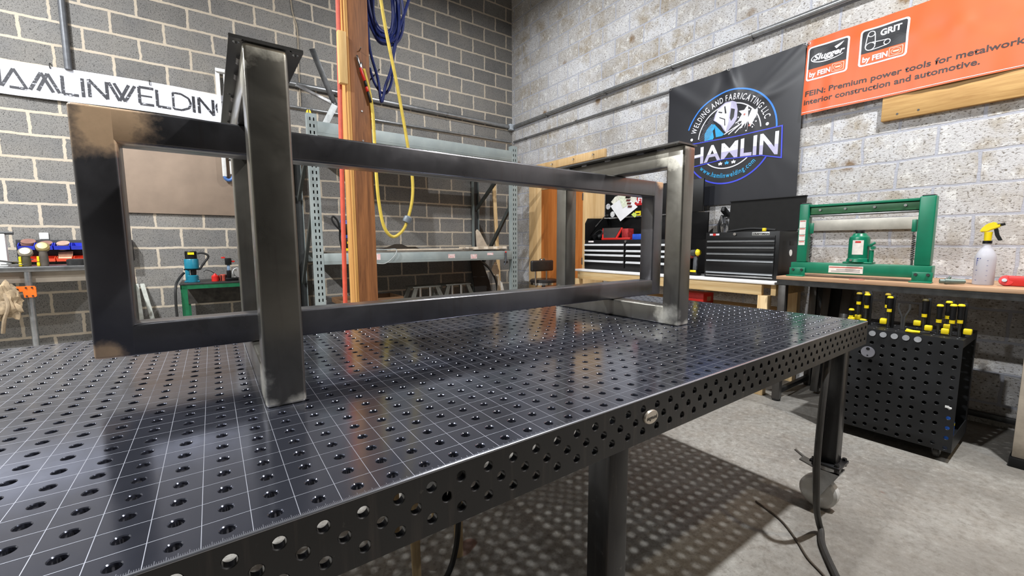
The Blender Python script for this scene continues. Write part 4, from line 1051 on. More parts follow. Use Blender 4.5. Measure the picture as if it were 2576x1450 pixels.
b = MB(); b.box(-2.17, 4.57, -0.029, -2.06, 4.63, 0.0, 0.006); b.build('foot', BLACK, t)
b = MB(); b.box(-2.158, 4.58, 0.0, -2.118, 4.62, 0.075, 0.006); b.box(-2.165, 4.575, 0.13, -2.11, 4.625, 0.20, 0.006); b.build('body', BLACK, t)
b = MB(); b.box(-2.15, 4.585, 0.074, -2.124, 4.615, 0.13, 0.004); b.build('stem', M('blue_grey_stem', (120, 144, 170), 0.4), t)
for x, z in ((-2.178, 0.205), (-2.098, 0.165)):
    b = MB(); b.box(x-0.016, 4.585, z-0.008, x+0.016, 4.6, z+0.008, 0.002); b.build('lever', RED, t)
b = MB(); b.lathe((-2.06, 4.72, 0.045), [(0.0, 0), (0.05, 0), (0.05, 0.06), (0.0, 0.06)], 18, (0.3, -1, 0)); b.box(-2.09, 4.69, -0.029, -2.03, 4.74, -0.005); solo(b, 'tape_roll', WHITE, 'white roll of tape standing at the back of the green stand', 'tape')

# ------------------------------------------------------------------ pallet rack
t = thing('pallet_rack', 'grey slotted steel pallet rack along the dark block wall', 'rack', (-0.18, 4.52, -H))
ZR = 1.60
def rack_post(x0, y0, front):
    b = MB(); w = 0.09; d = 0.07; f = y0 if front else y0+d
    yy0, yy1 = (y0, y0+0.003) if front else (y0+d-0.003, y0+d)
    b.box(x0, y0, -H, x0+0.003, y0+d, ZR); b.box(x0+w-0.003, y0, -H, x0+w, y0+d, ZR)
    for c0, c1 in ((0.003, 0.022), (0.034, 0.056), (0.068, w-0.003)): b.box(x0+c0, yy0, -H, x0+c1, yy1, ZR)
    for c0, c1 in ((0.022, 0.034), (0.056, 0.068)):
        z = -H
        while z < ZR-0.06: b.box(x0+c0, yy0, z, x0+c1, yy1, z+0.032); z += 0.0635
        b.box(x0+c0, yy0, z, x0+c1, yy1, ZR)
    b.box(x0-0.02, y0-0.01, -H, x0+w+0.02, y0+d+0.01, -H+0.006)
    bmesh.ops.remove_doubles(b.bm, verts=b.bm.verts[:], dist=1e-5)
    b.build('upright', RACKGREY, t)
    b = MB(); b.box(x0+0.004, y0+d/2-0.001, -H+0.007, x0+w-0.004, y0+d/2+0.001, ZR); b.build('slot_shade_sheet', RACKDARK, t)  # dark sheet added inside the post, slot shade put into its colour
for x in (-1.44, 0.99):
    rack_post(x, 4.0, True); rack_post(x, 4.98, False)
    for z0, z1 in ((-0.12, 0.86), (0.86, 1.45)):
        b = MB(); b.beam((x+0.045, 4.071, z1), (x+0.045, 4.979, z0), 0.03, 0.05); b.build('brace', M('dark_brace_paint', (62, 66, 64), 0.5), t)
    b = MB(); b.beam((x+0.045, 4.071, -0.6), (x+0.045, 4.979, -0.6), 0.03, 0.04); b.build('brace', RACKGREY, t)
for z0, z1, y in ((1.40, 1.535, 4.0), (1.40, 1.535, 5.03), (0.128, 0.242, 4.0), (0.128, 0.242, 5.03)):
    b = MB(); b.box(-1.349, y, z0, 0.989, y+0.045, z1, 0.003); b.box(-1.349, y-0.001 if y < 4.5 else y, z0+0.03, 0.989, y+0.002, z0+0.036); b.build('beam', RACKGREY, t)
b = MB(); b.box(-1.34, 4.05, 0.243, 0.985, 5.02, 0.257); b.build('shelf_deck', M('grey_ply_deck', (112, 104, 94), 0.8), t)
b = MB(); b.box(-1.34, 4.07, 1.50, 0.3, 5.02, 1.512); b.build('shelf_deck', M('grey_ply_deck', (112, 104, 94), 0.8), t)
b = MB(); b.box(0.3, 4.62, 1.50, 0.985, 5.02, 1.512); b.build('shelf_deck', M('grey_ply_deck', (112, 104, 94), 0.8), t)
STK = M('red_white_sticker', (224, 150, 146), 0.5, 0, 0.2, 60, col2=(240, 236, 234))
for x0, x1, z0, z1 in ((0.045, 0.135, 0.165, 0.212), (0.355, 0.445, 0.150, 0.205), (-0.815, -0.775, 0.165, 0.228), (0.60, 0.69, 0.19, 0.22)):
    b = MB(); b.box(x0, 3.9985, z0, x1, 3.9999, z1); b.build('sticker', STK, t, 'torn red and white sticker')
b = MB(); b.cyl((-1.0, 4.62, 1.566), (1.36, 4.62, 1.566), 0.053, seg=24); solo(b, 'steel_pipe', M('blue_grey_pipe', (128, 142, 160), 0.4, 0.35), 'big blue grey steel pipe lying on top of the rack', 'pipe')
J = Vector((-1.03, 4.6, 1.90))
t2 = thing('metal_bracket', 'bent grey flat bars standing on top of the rack beside the post', 'metal bracket', (-1.15, 4.6, 1.513))
for p, w, m in (((-1.238, 4.62, 2.455), 0.06, DARKSTEEL), ((-1.416, 4.62, 2.045), 0.035, STEEL), ((-1.21, 4.6, 1.535), 0.065, M('light_angle', (186, 190, 190), 0.5))):
    b = MB(); b.beam(J, p, 0.012, w, 0.002, up=(0, 1, 0)) if False else b.beam(J, p, w, 0.012, 0.002, up=(0, 1, 0)); b.build('bar', m, t2)
t2 = thing('spring_clamp', 'yellow spring clamp on the left end of the rack top', 'clamp', (-1.40, 4.1, 1.536))
for s in (-1, 1):
    b = MB(); b.prism([(-1.40+s*0.012, 4.1, 1.537), (-1.40+s*0.03, 4.1, 1.60), (-1.40+s*0.018, 4.1, 1.65), (-1.40+s*0.006, 4.1, 1.66), (-1.40+s*0.002, 4.1, 1.60)], (0, 0.02, 0)); b.build('jaw', YELLOW, t2)
# things on the lower shelf
t2 = thing('nail_gun', 'blue and black power tool on the rack shelf beside the post', 'power tool', (-1.02, 4.35, 0.258))
b = MB(); b.box(-1.06, 4.33, 0.40, -1.00, 4.37, 0.585, 0.008); b.box(-1.09, 4.33, 0.57, -1.00, 4.37, 0.60, 0.006); b.build('case', M('blue_tool', (62, 92, 178), 0.4), t2)
b = MB(); b.box(-1.055, 4.325, 0.258, -0.985, 4.375, 0.40, 0.01); b.box(-1.05, 4.326, 0.44, -1.025, 4.332, 0.56, 0.002); b.build('grip', BLACK, t2)
b = MB(); b.box(-1.05, 4.318, 0.262, -1.015, 4.325, 0.29); b.box(-1.035, 4.318, 0.34, -1.02, 4.325, 0.365); b.build('label', YELLOW, t2)
b = MB(); b.tube([(-1.07, 4.35, 0.46), (-1.11, 4.33, 0.50), (-1.16, 4.32, 0.555), (-1.185, 4.32, 0.61), (-1.165, 4.32, 0.635), (-1.12, 4.33, 0.58), (-1.10, 4.35, 0.48), (-1.10, 4.36, 0.38), (-1.08, 4.36, 0.266)], 0.010, 8); b.build('cord', BLACKRUB, t2)
b = MB(); b.prism([(-0.62, 4.62, 0.2585), (-0.02, 4.62, 0.2585), (-0.09, 4.66, 0.30), (-0.20, 4.66, 0.30), (-0.27, 4.68, 0.335), (-0.36, 4.68, 0.335), (-0.46, 4.66, 0.30)], (0, 0.012, 0)); solo(b, 'sheet_metal', M('dark_sheet', (62, 54, 46), 0.6, 0.4), 'dark stepped sheet of metal lying at the back of the rack shelf', 'sheet metal')
for i, (x0, x1, y, z, a, lab) in enumerate(((-0.62, 0.30, 4.06, 0.259, 0.02, 'long thin pale board lying along the front of the rack shelf'), (0.28, 0.62, 4.03, 0.272, -0.06, 'pale split offcut lying on the shelf near the stickers'), (0.42, 0.90, 4.0, 0.262, 0.05, 'broad pale offcut hanging over the right end of the rack shelf'))):
    b = MB(); n = 10; pts = [(x0+(x1-x0)*k/n, y+0.012*((k*7+i) % 3), 0) for k in range(n+1)]+[(x1-(x1-x0)*k/n, y+0.13+0.02*((k*5+i) % 3), 0) for k in range(n+1)]
    b.prism([(px, py, z+(px-x0)*a*0.2+0.004) for px, py, _ in pts], (0, 0, 0.014+0.008*i)); solo(b, 'board_offcut', PALE, lab, 'offcut')
b = MB(); b.prism([(0.72, 4.45, 0.285), (0.90, 4.45, 0.285), (0.80, 4.5, 0.50), (0.755, 4.5, 0.535), (0.735, 4.5, 0.51)], (0, 0.015, 0)); solo(b, 'board_offcut', PALE, 'pointed pale offcut standing on the right end of the rack shelf', 'offcut')
t2 = thing('grey_wire', 'thin grey wire looping over the front of the rack shelf', 'wire', (-0.65, 3.98, 0.10))
b = MB(); b.tube([(-0.95, 4.1, 0.27), (-0.70, 4.02, 0.275), (-0.60, 3.985, 0.275), (-0.63, 3.98, 0.20), (-0.72, 3.98, 0.13), (-0.80, 3.985, 0.125), (-0.86, 3.99, 0.14)], 0.005, 6); b.build('wire', M('grey_wire_pvc', (156, 160, 158), 0.5), t2)
t2 = thing('bar_clamp', 'small black clamp with red tip hooked on the rack beam', 'clamp', (0.86, 3.97, 0.03))
b = MB(); b.tube([(0.87, 3.975, 0.215), (0.872, 3.972, 0.14), (0.85, 3.972, 0.06)], 0.012, 8); b.build('handle', M('clamp_grey', (72, 76, 82), 0.45), t2)
b = MB(); b.box(0.845, 3.965, 0.08, 0.90, 3.985, 0.11, 0.004); b.build('jaw', DARKSTEEL, t2)
b = MB(); b.ball((0.872, 3.975, 0.226), 0.012); b.build('tip', RED, t2)
# under the rack
def jack_stand(x, y, lab):
    t2 = thing('jack_stand', lab, 'stand', (x, y, -H), 'grey metal stands under the rack')
    b = MB(); b.box(x-0.19, y-0.13, -0.215, x+0.19, y+0.13, -0.20, 0.004); b.build('top_plate', M('worn_stand_steel', (120, 120, 114), 0.45, 0.5), t2)
    for s in (-1, 1):
        for q in (-1, 1):
            b = MB(); b.prism([(x+s*0.12, y+q*0.12, -0.216), (x+s*0.17, y+q*0.12, -0.216), (x+s*0.27, y+q*0.15, -0.45), (x+s*0.27, y+q*0.15, -H), (x+s*0.20, y+q*0.15, -H), (x+s*0.20, y+q*0.15, -0.45)], (0, -q*0.03, 0)); b.build('leg', M('worn_stand_steel', (120, 120, 114), 0.45, 0.5), t2)
    for s in (-0.07, 0.07):
        b = MB(); b.cyl((x+s, y-0.06, -H), (x+s, y-0.06, -0.216), 0.022, seg=12); b.build('column', CHROME, t2)
jack_stand(-0.07, 4.5, 'left one of two grey metal stands under the rack')
jack_stand(0.41, 4.55, 'right one of two grey metal stands under the rack')
t2 = thing('wooden_crate', 'brown wooden crate on the floor under the rack, behind the post', 'crate', (-0.78, 4.5, -H))
for z in (-H, -0.66, -0.47):
    for y in (4.28, 4.70):
        b = MB(); b.box(-1.14, y, z+0.005, -0.42, y+0.018, z+0.18, 0.002); b.build('slat', wood('crate_wood', (92, 66, 44), (124, 92, 62), 'x', 0.9), t2)
    for x in (-1.14, -0.44):
        b = MB(); b.box(x, 4.299, z+0.005, x+0.018, 4.699, z+0.18, 0.002); b.build('slat', MATS['crate_wood'], t2)
b = MB(); b.box(-1.34, 4.3, -H, -1.16, 4.6, -0.33, 0.006); solo(b, 'dark_box', M('dark_box_paint', (38, 38, 40), 0.5), 'dark low box on the floor under the left end of the rack', 'box')
b = MB(); b.lathe((-1.30, 4.36, -0.33), [(0.0, 0), (0.026, 0), (0.028, 0.05), (0.011, 0.072), (0.012, 0.095), (0.0, 0.096)], 14); solo(b, 'white_bottle', WHITE, 'small white bottle standing on the dark box under the rack', 'bottle')
b = MB(); b.prism([(0.705, 4.36, -H), (1.00, 4.36, -H), (0.985, 4.56, -0.20), (0.93, 4.62, 0.02), (0.88, 4.63, 0.10), (0.715, 4.63, 0.10)], (0, 0.015, 0)); solo(b, 'black_board', M('black_panel_matt', (16, 16, 16), 0.7), 'large black panel leaning under the right end of the rack', 'panel')
b = MB(); b.prism([(0.855, 4.30, -0.02), (0.93, 4.33, 0.085), (0.96, 4.33, 0.08), (0.985, 4.30, -0.05), (0.955, 4.28, -0.12), (0.89, 4.285, -0.10)], (0, 0.012, 0))
b.prism([(0.955, 4.285, -0.115), (0.975, 4.285, -0.115), (1.0, 4.26, -H), (0.90, 4.26, -H)], (0, 0.012, 0)); solo(b, 'board_offcut', PALE, 'pale curved offcut in front of the black panel under the rack', 'offcut')
b = MB(); b.prism([(0.93, 4.20, -0.17), (0.965, 4.20, -0.20), (1.0, 4.17, -0.40), (0.99, 4.12, -H), (0.93, 4.12, -H), (0.94, 4.17, -0.40)], (0, 0.01, 0)); solo(b, 'board_offcut', M('white_offcut', (222, 216, 206), 0.7), 'tall white offcut standing in front of the black panel', 'offcut')
b = MB(); b.tube([(0.84, 4.72, 0.10), (0.99, 4.70, 0.04), (1.10, 4.65, -0.10), (1.15, 4.6, -0.32), (1.16, 4.58, -H+0.02)], 0.018, 8); solo(b, 'bent_tube', DARKSTEEL, 'dark bent tube leaning under the right end of the rack', 'tube')
b = MB(); b.beam((1.25, 4.66, -H+0.01), (1.38, 5.04, 1.44), 0.06, 0.02, 0.002); solo(b, 'leaning_board', PINEV, 'long narrow pine board leaning in the corner behind the rack', 'board')

# ------------------------------------------------------------------ door and plywood on the white wall
PX = XR-0.02
t = thing('plywood_panel', 'pale plywood sheets framing the orange brown door', 'plywood', (PX, 3.9, -H))
for y0, y1, z0, z1 in ((4.325, 4.62, -H, 1.395), (3.10, 3.465, -H, 1.395), (3.466, 4.324, 1.122, 1.395)):
    b = MB(); b.box(PX, y0, z0, XR-0.002, y1, z1, 0.002); b.build('sheet', PLYV, t)
t = thing('header_board', 'pale plywood header board with three screw hooks on the white wall', 'board', (PX, 3.75, 1.397))
b = MB(); b.box(PX-0.02, 3.085, 1.397, XR-0.002, 4.62, 1.497, 0.002); b.build('board', PLYV, t)
for y in (4.05, 3.62, 3.26):
    b = MB(); b.tube([(PX-0.02, y, 1.455), (PX-0.045, y, 1.455), (PX-0.048, y, 1.435)], 0.006, 6); b.build('screw_hook', STEEL, t)
b = MB(); b.box(PX+0.002, 3.468, -H, XR-0.004, 4.322, 1.12, 0.002); d1 = struct(b, 'door_1', DOORW)
b = MB(); b.cyl((PX+0.002, 4.262, 0.09), (PX-0.05, 4.262, 0.09), 0.012); b.lathe((PX-0.045, 4.262, 0.09), [(0.0, 0.03), (0.02, 0.026), (0.027, 0.012), (0.024, 0.0), (0.0, -0.002)], 16, (-1, 0, 0)); b.cyl((PX+0.002, 4.262, 0.09), (PX-0.004, 4.262, 0.09), 0.032); b.build('door_knob', CHROME, d1)
for z in (0.95, 0.1, -0.7):
    b = MB(); b.box(PX-0.004, 3.455, z-0.045, PX+0.004, 3.475, z+0.045, 0.001); b.build('hinge', STEEL, d1)
# shop stool
t = thing('shop_stool', 'black shop stool with backrest and chrome posts before the door', 'stool', (1.50, 3.95, -H))
b = MB(); b.lathe((1.50, 3.95, -0.215), [(0.0, 0), (0.18, 0), (0.195, 0.01), (0.195, 0.04), (0.17, 0.058), (0.0, 0.064)], 28); b.build('seat', M('black_vinyl_seat', (36, 34, 34), 0.35), t)
b = MB(); b.lathe((1.50, 3.95, -0.232), [(0.16, 0), (0.198, 0.0), (0.198, 0.03), (0.16, 0.03)], 28); b.build('seat_rim', CHROME, t)
b = MB(); b.box(1.20, 3.835, -0.04, 1.585, 3.885, 0.108, 0.02, 3); b.build('backrest', M('black_vinyl_seat', (36, 34, 34), 0.35), t)
for x in (1.285, 1.48):
    b = MB(); b.tube([(x, 3.865, -0.03), (x, 3.86, -0.18), (x+0.01, 3.865, -0.235), (x+0.05, 3.90, -0.245)], 0.012, 8); b.build('back_post', CHROME, t)
b = MB(); b.cyl((1.50, 3.95, -0.55), (1.50, 3.95, -0.232), 0.025); b.build('column', DARKSTEEL, t)
for a in range(4):
    q = a*math.pi/2+0.6; b = MB(); b.tube([(1.50+0.04*math.cos(q), 3.95+0.04*math.sin(q), -0.45), (1.50+0.21*math.cos(q), 3.95+0.21*math.sin(q), -H+0.012)], 0.013, 8, 1); b.build('leg', CHROME, t)
b = MB(); b.tube([(1.50+0.15*math.cos(a*0.3927), 3.95+0.15*math.sin(a*0.3927), -0.68) for a in range(16)], 0.009, 8, 1, True); b.build('foot_ring', CHROME, t)
# ------------------------------------------------------------------ pine bench with the two black tool chests
t = thing('pine_workbench', 'white topped pine workbench carrying the two black tool chests', 'workbench', (1.445, 1.9, -H))
b = MB(); b.box(1.13, 0.835, 0.021, 1.765, 2.98, 0.041, 0.002); b.build('worktop', M('white_melamine', (234, 232, 230), 0.35, var=0.03), t)
for x0, x1 in ((1.145, 1.183), (1.715, 1.753)):
    b = MB(); b.box(x0, 0.93, -0.066, x1, 2.885, 0.020, 0.002); b.build('apron', PINE, t)
for y0 in (0.845, 2.925):
    b = MB(); b.box(1.184, y0, -0.066, 1.714, y0+0.036, 0.020, 0.002); b.build('end_rail', PINE, t)
for y0 in (0.845, 2.90):
    for x0 in (1.142, 1.692):
        b = MB(); b.box(x0, y0 if y0 > 1 else y0+0.037, -H, x0+0.066, y0+0.063 if y0 > 1 else y0+0.11, -0.067 if y0 < 1 else -0.067, 0.003); b.build('leg', PINEV, t)
b = MB(); b.box(1.21, 0.96, -0.234, 1.69, 2.86, -0.216, 0.002); b.build('lower_shelf', PINE, t)
for y0, y1 in ((0.95, 1.10), (1.12, 1.24)):
    b = MB(); b.box(1.19, y0, -0.34, 1.208, y1, -0.236, 0.002); b.build('shelf_block', PINE, t)
t = thing('red_toolbox', 'red diamond plate toolbox on the shelf under the pine bench', 'toolbox', (1.39, 1.61, -0.2155))
b = MB(); b.box(1.30, 1.48, -0.2155, 1.47, 1.76, -0.118, 0.004); b.build('body', RED, t)
for k in range(14):
    y = 1.52+0.016*k
    for r in range(3):
        if 1.51 < y < 1.75:
            b = MB(); b.obox((1.299, y, -0.195+0.03*r), (0.003, 0.011, 0.004), Euler((0.7 if (k+r) % 2 else -0.7, 0, 0))); b.build('tread', RED, t)
b = MB(); b.box(1.36, 1.477, -0.19, 1.42, 1.48, -0.15); b.build('label', M('pale_red_label', (176, 130, 112), 0.5), t)
t = thing('socket_rail', 'row of small bright sockets on the pine bench lower shelf', 'socket set', (1.25, 1.62, -0.216))
for k in range(6):
    b = MB(); b.cyl((1.25, 1.56+0.026*k, -0.2158), (1.25, 1.56+0.026*k, -0.195+0.002*(k % 3)), 0.010, seg=10); b.build('socket', CHROME, t)

HDL = SILVER
# wide tool chest
t = thing('tool_chest', 'wide black tool chest with two drawer columns and a raised hutch on the pine bench', 'tool chest', (1.45, 2.3, 0.041))
b = MB(); b.box(1.262, 1.665, 0.042, 1.66, 2.93, 0.372, 0.004); b.build('body', BLACK, t)
b = MB(); b.box(1.645, 1.665, 0.372, 1.66, 2.93, 0.628, 0.002); b.build('hutch_back', BLACK, t)
for y0 in (1.665, 2.915):
    b = MB(); b.prism([(1.262, y0, 0.372), (1.262, y0, 0.565), (1.30, y0, 0.622), (1.66, y0, 0.632), (1.66, y0, 0.372)], (0, 0.015, 0)); b.build('hutch_side', BLACK, t)
for c0, c1 in ((2.345, 2.922), (1.675, 2.322)):
    for z0, z1 in ((0.278, 0.338), (0.229, 0.274), (0.160, 0.225), (0.072, 0.156)):
        b = MB(); b.box(1.252, c0, z0, 1.2615, c1, z1, 0.003); d = b.build('drawer', BLACK, t)
        zc = z1-0.020
        b = MB(); b.prism([(1.2515, c0+0.006, zc-0.011), (1.238, c0+0.006, zc-0.011), (1.236, c0+0.006, zc-0.006), (1.246, c0+0.006, zc+0.011), (1.2515, c0+0.006, zc+0.011)], (0, c1-c0-0.012, 0)); b.build('handle', HDL, d, 'silver full width handle')
b = MB(); b.cyl((1.262, 2.333, 0.354), (1.25, 2.333, 0.354), 0.013, seg=14); b.build('lock', CHROME, t)
b = MB(); b.box(1.259, 2.79, 0.346, 1.2615, 2.87, 0.364, 0.001); b.build('badge', M('white_red_badge', (222, 214, 214), 0.4), t)
b = MB(); b.box(1.60, 1.70, 0.64, 1.625, 2.935, 0.955, 0.004); lid = b.build('lid', BLACK, t)
b = MB(); b.tube([(1.30, 2.80, 0.525), (1.44, 2.85, 0.60), (1.595, 2.90, 0.675)], 0.006, 8, 1); b.build('gas_strut', DARKSTEEL, t)
b = MB(); b.cyl((1.60, 2.885, 0.665), (1.588, 2.885, 0.665), 0.010, seg=10); b.build('strut_joint', STEEL, t)
for y, z, r, m in ((2.885, 0.77, 0.034, M('grey_round_sticker', (196, 196, 200), 0.4, var=0.3, scale=60)), (2.815, 0.675, 0.034, M('white_round_sticker', (220, 220, 220), 0.4, var=0.25, scale=60))):
    b = MB(); b.cyl((1.5995, y, z), (1.598, y, z), r, seg=20); b.build('sticker', m, t)
b = MB(); b.box(1.598, 2.172, 0.752, 1.5995, 2.62, 0.862); s = b.build('name_sticker', M('sticker_red', (178, 30, 34), 0.4, var=0.04), t, 'red sticker with white lettering')
b = MB(); put_text(b, 'CRAFTSMAN', (1.5975, 2.605, 0.778), (0, -1, 0), (0, 0, 1), 0.058, 0.42, 0.03); b.build('lettering', PW, s, smooth=False)
b = MB(); b.box(1.598, 2.415, 0.64, 1.5995, 2.49, 0.69); s = b.build('warning_sticker', M('sticker_yellow', (226, 206, 40), 0.4, var=0.04), t)
b = MB(); b.box(1.5972, 2.43, 0.655, 1.598, 2.475, 0.668); b.build('print', BLACK, s)
# papers clipped on the lid
t = thing('paper_sheets', 'white drawing sheets clipped to the raised lid of the wide tool chest', 'paper', (1.59, 2.65, 0.59))
def paper(pts, x, m, nm='sheet'):
    b = MB(); b.prism([(x, y, z) for y, z in pts], (0.0012, 0, 0)); return b.build(nm, m, t, smooth=False)
paper([(2.84, 0.82), (2.78, 0.875), (2.66, 0.90), (2.49, 0.875), (2.47, 0.83), (2.55, 0.70), (2.70, 0.70)], 1.5955, M('printed_paper', (216, 214, 200), 0.7, var=0.12, scale=26))
paper([(2.845, 0.772), (2.63, 0.872), (2.455, 0.735), (2.69, 0.588)], 1.5925, M('white_paper', (232, 232, 234), 0.7, var=0.02))
paper([(2.72, 0.86), (2.60, 0.88), (2.575, 0.77), (2.66, 0.735)], 1.590, M('sketch_paper', (214, 220, 196), 0.7, var=0.14, scale=40))
paper([(2.505, 0.68), (2.46, 0.65), (2.49, 0.62), (2.54, 0.655)], 1.5945, M('green_paper', (190, 208, 96), 0.7))
for k in range(4):
    z = 0.865-0.035*k; paper([(2.62-0.012*k, z), (2.565-0.012*k, z-0.004), (2.572-0.012*k, z-0.026), (2.626-0.012*k, z-0.022)], 1.588, M('dark_red_print', (96, 40, 36), 0.6, var=0.3, scale=50), 'print')
b = MB(); b.box(1.580, 2.555, 0.845, 1.5945, 2.615, 0.878, 0.003); b.build('clip', BLACK, t)
t = thing('tablet_case', 'red framed dark tablet propped open on the wide tool chest', 'tablet', (1.38, 2.64, 0.373))
b = MB(); b.prism([(1.30, 2.70, 0.378), (1.30, 2.50, 0.378), (1.46, 2.55, 0.51), (1.46, 2.84, 0.51)], (0.014, 0, -0.006)); b.build('frame', RED, t)
b = MB(); b.prism([(1.3085, 2.682, 0.3875), (1.3085, 2.522, 0.3875), (1.452, 2.562, 0.506), (1.452, 2.818, 0.506)], (-0.004, 0, 0.004)); b.build('screen', M('dark_screen', (46, 44, 46), 0.3), t)
b = MB(); b.box(1.29, 2.31, 0.373, 1.315, 2.70, 0.395, 0.003); b.build('stand', RED, t)
b = MB(); b.box(1.42, 2.44, 0.373, 1.52, 2.525, 0.495, 0.004); solo(b, 'red_box', M('dull_red_box', (156, 38, 40), 0.5, var=0.2, scale=30), 'small dull red box standing behind the tablet on the tool chest', 'box')
b = MB(); b.box(1.30, 2.11, 0.373, 1.42, 2.285, 0.43, 0.004); solo(b, 'blue_box', M('bright_blue_box', (40, 86, 196), 0.4), 'small bright blue box on the wide tool chest', 'box')
t = thing('ear_muffs', 'black ear muffs lying on the left end of the wide tool chest', 'ear muffs', (1.36, 2.82, 0.373))
for y in (2.78, 2.86):
    b = MB(); b.lathe((1.36, y, 0.41), [(0.0, -0.02), (0.034, -0.018), (0.036, 0.01), (0.02, 0.022), (0.0, 0.022)], 16, (0.4, 0.8 if y > 2.8 else -0.8, 0.2)); b.build('cup', BLACK, t)
b = MB(); b.tube([(1.36, 2.77, 0.42), (1.37, 2.76, 0.47), (1.38, 2.81, 0.485), (1.37, 2.87, 0.45), (1.36, 2.89, 0.42)], 0.007, 7); b.build('band', BLACKRUB, t)

# small tool chest
t = thing('tool_chest', 'smaller black tool chest with its lid open beside the green press', 'tool chest', (1.47, 1.165, 0.041))
CY0, CY1 = 0.872, 1.462
b = MB(); b.box(1.262, CY0, 0.042, 1.70, CY1, 0.425, 0.004); b.build('body', BLACK, t)
for z0, z1 in ((0.345, 0.392), (0.293, 0.341), (0.240, 0.289), (0.184, 0.236), (0.082, 0.180)):
    b = MB(); b.box(1.254, CY0+0.03, z0, 1.2615, CY1-0.022, z1, 0.002); d = b.build('drawer', BLACK, t)
    zc = z0-0.002
    b = MB(); b.prism([(1.2535, CY0+0.03, zc-0.002), (1.244, CY0+0.03, zc-0.002), (1.238, CY0+0.03, zc+0.010), (1.2535, CY0+0.03, zc+0.014)], (0, CY1-CY0-0.054, 0)); b.build('handle', M('dim_silver_handle', (150, 154, 158), 0.25, 0.8, 0.04), d, 'full width metal handle')
b = MB(); b.box(1.248, CY0+0.03, 0.055, 1.262, CY1-0.02, 0.066, 0.002); b.build('bottom_trim', STEEL, t)
b = MB(); b.cyl((1.262, 1.21, 0.408), (1.252, 1.21, 0.408), 0.012, seg=14); b.build('lock', CHROME, t)
b = MB(); b.box(1.2595, CY1-0.12, 0.398, 1.2615, CY1-0.035, 0.414, 0.001); s = b.build('badge', M('white_badge', (214, 206, 214), 0.4), t)
b = MB(); b.box(1.2585, CY1-0.09, 0.396, 1.2594, CY1-0.065, 0.416); b.build('print', RED, s)
b = MB(); b.box(1.2595, 0.945, 0.394, 1.2615, 1.075, 0.420, 0.001); s = b.build('name_plate', M('plate_silver', (190, 190, 186), 0.35, 0.3), t)
b = MB(); put_text(b, 'CRAFTSMAN', (1.2588, 1.07, 0.400), (0, -1, 0), (0, 0, 1), 0.014, 0.12, 0.03); b.build('lettering', BLACK, s, smooth=False)
b = MB(); b.prism([(1.70, CY0+0.005, 0.432), (1.735, CY0+0.005, 0.715), (1.71, CY0+0.005, 0.718), (1.68, CY0+0.005, 0.435)], (0, CY1-CY0+0.02, 0)); b.build('lid', M('lid_black', (20, 19, 18), 0.6, var=0.1, spec=0.2), t)
b = MB(); b.prism([(1.735, CY0, 0.712), (1.70, CY0, 0.715), (1.70, CY0, 0.722), (1.735, CY0, 0.722)], (0, CY1-CY0+0.03, 0)); b.build('lid_rim', BLACK, t)
b = MB(); b.beam((1.62, CY0+0.01, 0.43), (1.69, CY0+0.01, 0.52), 0.008, 0.016); b.build('lid_stay', STEEL, t)
b = MB(); b.box(1.45, CY0-0.003, 0.315, 1.53, CY0+0.001, 0.35, 0.001); b.build('side_grip', M('deep_black', (8, 8, 8), 0.6), t)
b = MB(); b.lathe((1.47, CY0-0.0005, 0.255), [(0.0, 0.002), (0.026, 0.002), (0.026, 0.0)], 18, (0, -1, 0)); b.build('round_sticker', WHITE, t)
b = MB(); b.tube([(1.55, 1.42, 0.436), (1.5, 1.2, 0.455), (1.45, 0.98, 0.436)], 0.012, 8); b.build('tray_contents', BLACKRUB, t)
b = MB(); b.box(1.30, 1.0, 0.426, 1.33, 1.02, 0.452, 0.002); b.build('yellow_tag', YELLOW, t)

# cordless drill and dark gear between the chests
t = thing('cordless_drill', 'yellow and black cordless drill standing upright between the two tool chests', 'drill', (1.30, 1.565, 0.041))
b = MB(); b.box(1.265, 1.535, 0.042, 1.345, 1.61, 0.072, 0.006); b.box(1.27, 1.54, 0.072, 1.34, 1.605, 0.088, 0.004); b.build('battery', BLACK, t)
b = MB(); b.box(1.262, 1.545, 0.073, 1.2695, 1.60, 0.092, 0.002); b.build('battery_label', YELLOW, t)
b = MB(); b.beam((1.30, 1.572, 0.088), (1.305, 1.572, 0.215), 0.03, 0.036, 0.008); b.build('grip', M('grey_grip', (78, 80, 84), 0.6), t)
b = MB(); b.cyl((1.30, 1.615, 0.245), (1.30, 1.563, 0.248), 0.030, seg=18, bev=0.006); b.build('motor', M('dark_motor', (54, 54, 52), 0.5), t)
b = MB(); b.cyl((1.30, 1.530, 0.25), (1.30, 1.562, 0.25), 0.022, 0.033, seg=18, bev=0.005); b.build('gear_case', YELLOW, t)
t = thing('impact_driver', 'dark red power driver standing behind the yellow cordless drill', 'drill', (1.36, 1.63, 0.041))
b = MB(); b.box(1.37, 1.625, 0.042, 1.44, 1.66, 0.075, 0.005); b.build('battery', M('dark_red_battery', (120, 36, 34), 0.5), t)
b = MB(); b.beam((1.40, 1.642, 0.075), (1.40, 1.642, 0.19), 0.03, 0.03, 0.008); b.build('grip', BLACK, t)
b = MB(); b.cyl((1.34, 1.642, 0.215), (1.44, 1.642, 0.215), 0.022, seg=16, bev=0.006); b.build('body', M('dark_red_tool', (128, 44, 40), 0.45), t)
t = thing('spray_gun', 'silver topped spray gun hanging on the wall between the tool chests', 'spray gun', (1.70, 1.59, 0.45))
b = MB(); b.beam((1.76, 1.535, 0.60), (1.66, 1.535, 0.655), 0.04, 0.05, 0.008); b.build('bracket', BLACK, t)
